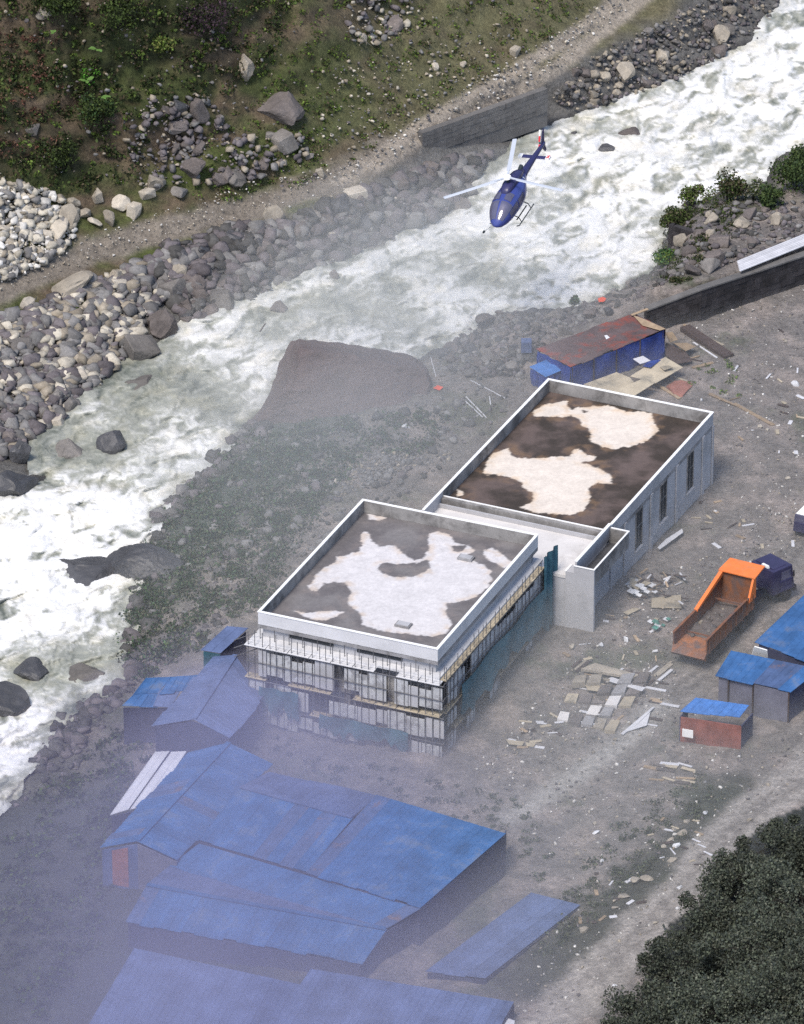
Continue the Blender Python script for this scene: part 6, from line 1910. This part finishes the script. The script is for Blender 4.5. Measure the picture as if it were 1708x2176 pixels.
for k in range(10):
    x, y = K6([(r.gauss(1100, 34), r.gauss(470, 14))])[0]
    s = r.uniform(4, 9)
    flat_sheet([(x - s, y), (x - s * .2, y - s * .6), (x + s, y - s * .1), (x + s * .3, y + s * .6)], r.choice(['plastic_teal', 'plastic_white', 'plastic_teal']), 'crumpled plastic litter between the scrap tangle and the truck tailgate', 'plastic_litter', cat='litter', group='plastic litter near the truck tailgate', dz=r.uniform(.05, .3), seed=k)
for k in range(40):
    x, y = K6([(r.uniform(700, 1100), r.uniform(650, 900))])[0]
    a = math.atan2(-.9, 1) if r.random() < .55 else .2
    l = r.uniform(20, 50); _m = r.choice(['wood', 'zinc', 'rock_tan', 'wood_dark'])
    plank((x, y), (x + l * math.cos(a), y + l * math.sin(a) * .9), r.uniform(.12, .3), _m, (lambda m_, l_, a_: f"{'long' if l_ > 38 else 'short'} {m_} board lying {'lengthways' if a_ < 0 else 'crossways'} {'at the upper end' if y < 1460 else 'in the middle' if y < 1500 else 'at the lower end'} of the ruined platform")(TONE[_m], l, a), 'boards scattered on the ruined platform')
for k in range(16):
    x, y = r.uniform(1050, 1180), 1560 + r.gauss(0, 18)
    l = r.uniform(15, 36); a = r.gauss(.2, .4)
    plank((x, y), (x + l * math.cos(a), y + l * math.sin(a) * .6), r.uniform(.12, .3), r.choice(['wood', 'ply', 'wood_dark', 'zinc']), 'board in the litter below the ruined platform', 'boards below the ruined platform')
for k in range(12):
    x, y = r.uniform(1362, 1452), r.uniform(1618, 1668)
    l = r.uniform(20, 44)
    plank((x, y), (x + l, y + r.uniform(2, 9)), r.uniform(.15, .35), r.choice(['wood', 'ply', 'rock_mauve', 'zinc']), 'board in the small stack near the maroon hut', 'boards stacked near the maroon hut')
for k in range(80):
    x, y = r.choice([(r.uniform(1380, 1690), r.uniform(1060, 1160)), (r.uniform(1180, 1420), r.uniform(1300, 1400)), (r.uniform(1370, 1540), r.uniform(1735, 1840)), (r.uniform(1230, 1400), r.uniform(1850, 1960)), (r.uniform(1560, 1700), r.uniform(690, 960))])
    l = r.uniform(9, 30); a = r.uniform(0, 3.14); _m = r.choice(['wood', 'ply', 'wood_dark', 'zinc'])
    pl = 'near the hall wall' if y < 1170 and y > 1000 else 'between hall porch and ruined platform' if y < 1410 and y > 1000 else 'in the yard corner behind the hall' if y < 1000 else 'in the litter above the dirt lane' if y < 1845 else 'in the litter near the lower lane'
    plank((x, y), (x + l * math.cos(a), y + l * math.sin(a) * .5), r.uniform(.08, .3), _m, f"{'long' if l > 22 else 'short' if l < 15 else 'medium'} {TONE[_m]} offcut lying {pl}", 'offcuts strewn over the yard', name='offcut')
# pale blocks along the lane
for k, (x, y, w) in enumerate([(1264, 1750, 9), (1266, 1768, 18), (1228, 1812, 14), (1252, 1726, 7), (1278, 1830, 10), (1320, 1712, 7), (1424, 1783, 20), (1436, 1796, 18), (1434, 1762, 16), (1410, 1798, 12), (1428, 1826, 22), (1460, 1744, 18),
                                (1448, 1770, 22), (1500, 1728, 16), (1592, 1741, 14), (1402, 2175, 10), (1308, 2092, 14), (1352, 1872, 30), (1330, 1900, 34), (1310, 1925, 22), (1240, 1975, 24), (1375, 1866, 26), (1440, 1930, 12), (1490, 1910, 10),
                                (1392, 1960, 14), (1444, 1886, 14), (1556, 1870, 9)]):
    boulder(x, y, w, w * .5, ['rock_cream', 'plastic_white', 'rock_tan'][k % 3] if w < 20 else 'rock_tan', f"{'broad' if w > 18 else 'small' if w < 12 else 'middling'} pale block {'high up' if y < 1760 else 'midway' if y < 1850 else 'low down'} {'on the grove side of' if x > 2600 - y * .7 else 'on the shed side of'} the dirt lane", 'pale blocks along the dirt lane', name='broken_block', seed=k + 900)
for k, (x, y, w) in enumerate([(1690, 815, 22), (1615, 905, 14), (1600, 913, 10), (1630, 912, 12), (860, 905, 16), (712, 1022, 18), (870, 908, 10), (1565, 1325, 6), (1276, 1370, 14), (1218, 1374, 20), (1392, 1383, 16), (1480, 1350, 8), (1330, 1358, 20), (1674, 1015, 12), (1522, 1085, 14), (1670, 725, 10), (1490, 850, 8)]):
    boulder(x, y, w, w * .7, 'rock_cream' if k % 2 else 'plastic_white', 'small pale lump lying loose on the yard ground', 'small pale lumps in the yard', name='pale_lump', seed=k + 950)

# ------------------------------------------------------------------ mist
def mist(name, label, fn, dens, color, plan_box, nx_=70, zbot=-7.0, aniso=0.0, emis=0.0):
    x0, x1, y0, y1 = plan_box
    X = np.linspace(x0, x1, nx_); Y = np.linspace(y0, y1, nx_)
    a, b = np.meshgrid(X, Y)
    wx_ = (a.ravel() - 854) / 28.8; wy_ = (1087 - b.ravel()) / 13.5
    zt_ = fn(a.ravel(), b.ravel(), wx_, wy_)
    top = np.stack([wx_, wy_, zt_], 1); bot = np.stack([wx_, wy_, np.full(len(wx_), zbot)], 1)
    n = nx_ * nx_
    q = (np.arange(nx_ - 1)[:, None] * nx_ + np.arange(nx_ - 1)[None]).ravel()
    f1 = np.stack([q, q + nx_, q + nx_ + 1, q + 1], 1); f2 = np.stack([q, q + 1, q + nx_ + 1, q + nx_], 1) + n
    edge = [i for i in range(nx_)] + [i * nx_ + nx_ - 1 for i in range(1, nx_)] + [nx_ * nx_ - 1 - i for i in range(1, nx_)] + [i * nx_ for i in range(nx_ - 2, 0, -1)]
    e = np.array(edge); e2 = np.roll(e, -1)
    f3 = np.stack([e, e2, e2 + n, e + n], 1)
    m = bpy.data.materials.new(name); m.use_nodes = True
    nt = m.node_tree; nt.nodes.clear()
    pv = nt.nodes.new('ShaderNodeVolumePrincipled'); out = nt.nodes.new('ShaderNodeOutputMaterial')
    pv.inputs['Color'].default_value = (*color, 1); pv.inputs['Density'].default_value = dens; pv.inputs['Anisotropy'].default_value = aniso
    nt.links.new(pv.outputs[0], out.inputs['Volume'])
    o = np_mesh(name, np.concatenate([top, bot]), np.concatenate([f1, f2, f3]), m)
    tag(o, label, 'mist', None, 'stuff')
    return o


def f_low(px, py, x, y):
    g = 13.0 * np.exp(-((np.clip(px - 500, -900, 9000) / 560) ** 2 + (np.clip(1800 - py, 0, 9000) / 380) ** 2))
    g *= 1 - 0.3 * sstep(1300, 1700, px)
    g *= 1 - 0.45 * sstep(520, 150, px) * sstep(1950, 1650, py)
    g *= 1 + 0.22 * fbm(x / 16, y / 24, 41.0, 3)
    edge = sstep(-900, -500, px) * sstep(2700, 2300, px) * sstep(3100, 2700, py)
    return -6.5 + np.clip(g, 0, 40) * edge + 4.0 * sstep(.0, 2.5, g) * edge
mist('mist_bank', 'bluish mist drifting low over the sheds and the building yard', f_low, MIST_D, MIST_C, (-950, 2750, -300, 3100))


def f_mid(px, py, x, y):
    g = 5.5 * np.exp(-(((px - 700 + (py - 900) * .25) / 420) ** 2 + ((py - 1000) / 520) ** 2))
    g += 2.2 * np.exp(-(((px - 720) / 480) ** 2 + ((py - 480) / 280) ** 2))
    g += 3.6 * sstep(350, 800, px) * sstep(150, 700, py)
    g += 3.0 * np.exp(-(((px - 1200) / 460) ** 2 + ((py - 1550) / 420) ** 2)) + 1.5 * np.exp(-(((px - 1150) / 400) ** 2 + ((py - 250) / 220) ** 2))
    g *= 1 + 0.25 * fbm(x / 18, y / 26, 81.0, 2)
    edge = sstep(-900, -500, px) * sstep(2700, 2300, px) * sstep(3300, 2700, py) * sstep(-350, 0, py)
    return -6.5 + np.clip(g, 0, 40) * edge + 4.5 * sstep(.0, 3.5, g) * edge
mist('river_mist', 'thin grey mist hanging over the river banks and the lower track', f_mid, 0.033, (0.84, 0.86, 0.86), (-950, 2750, -400, 3400))
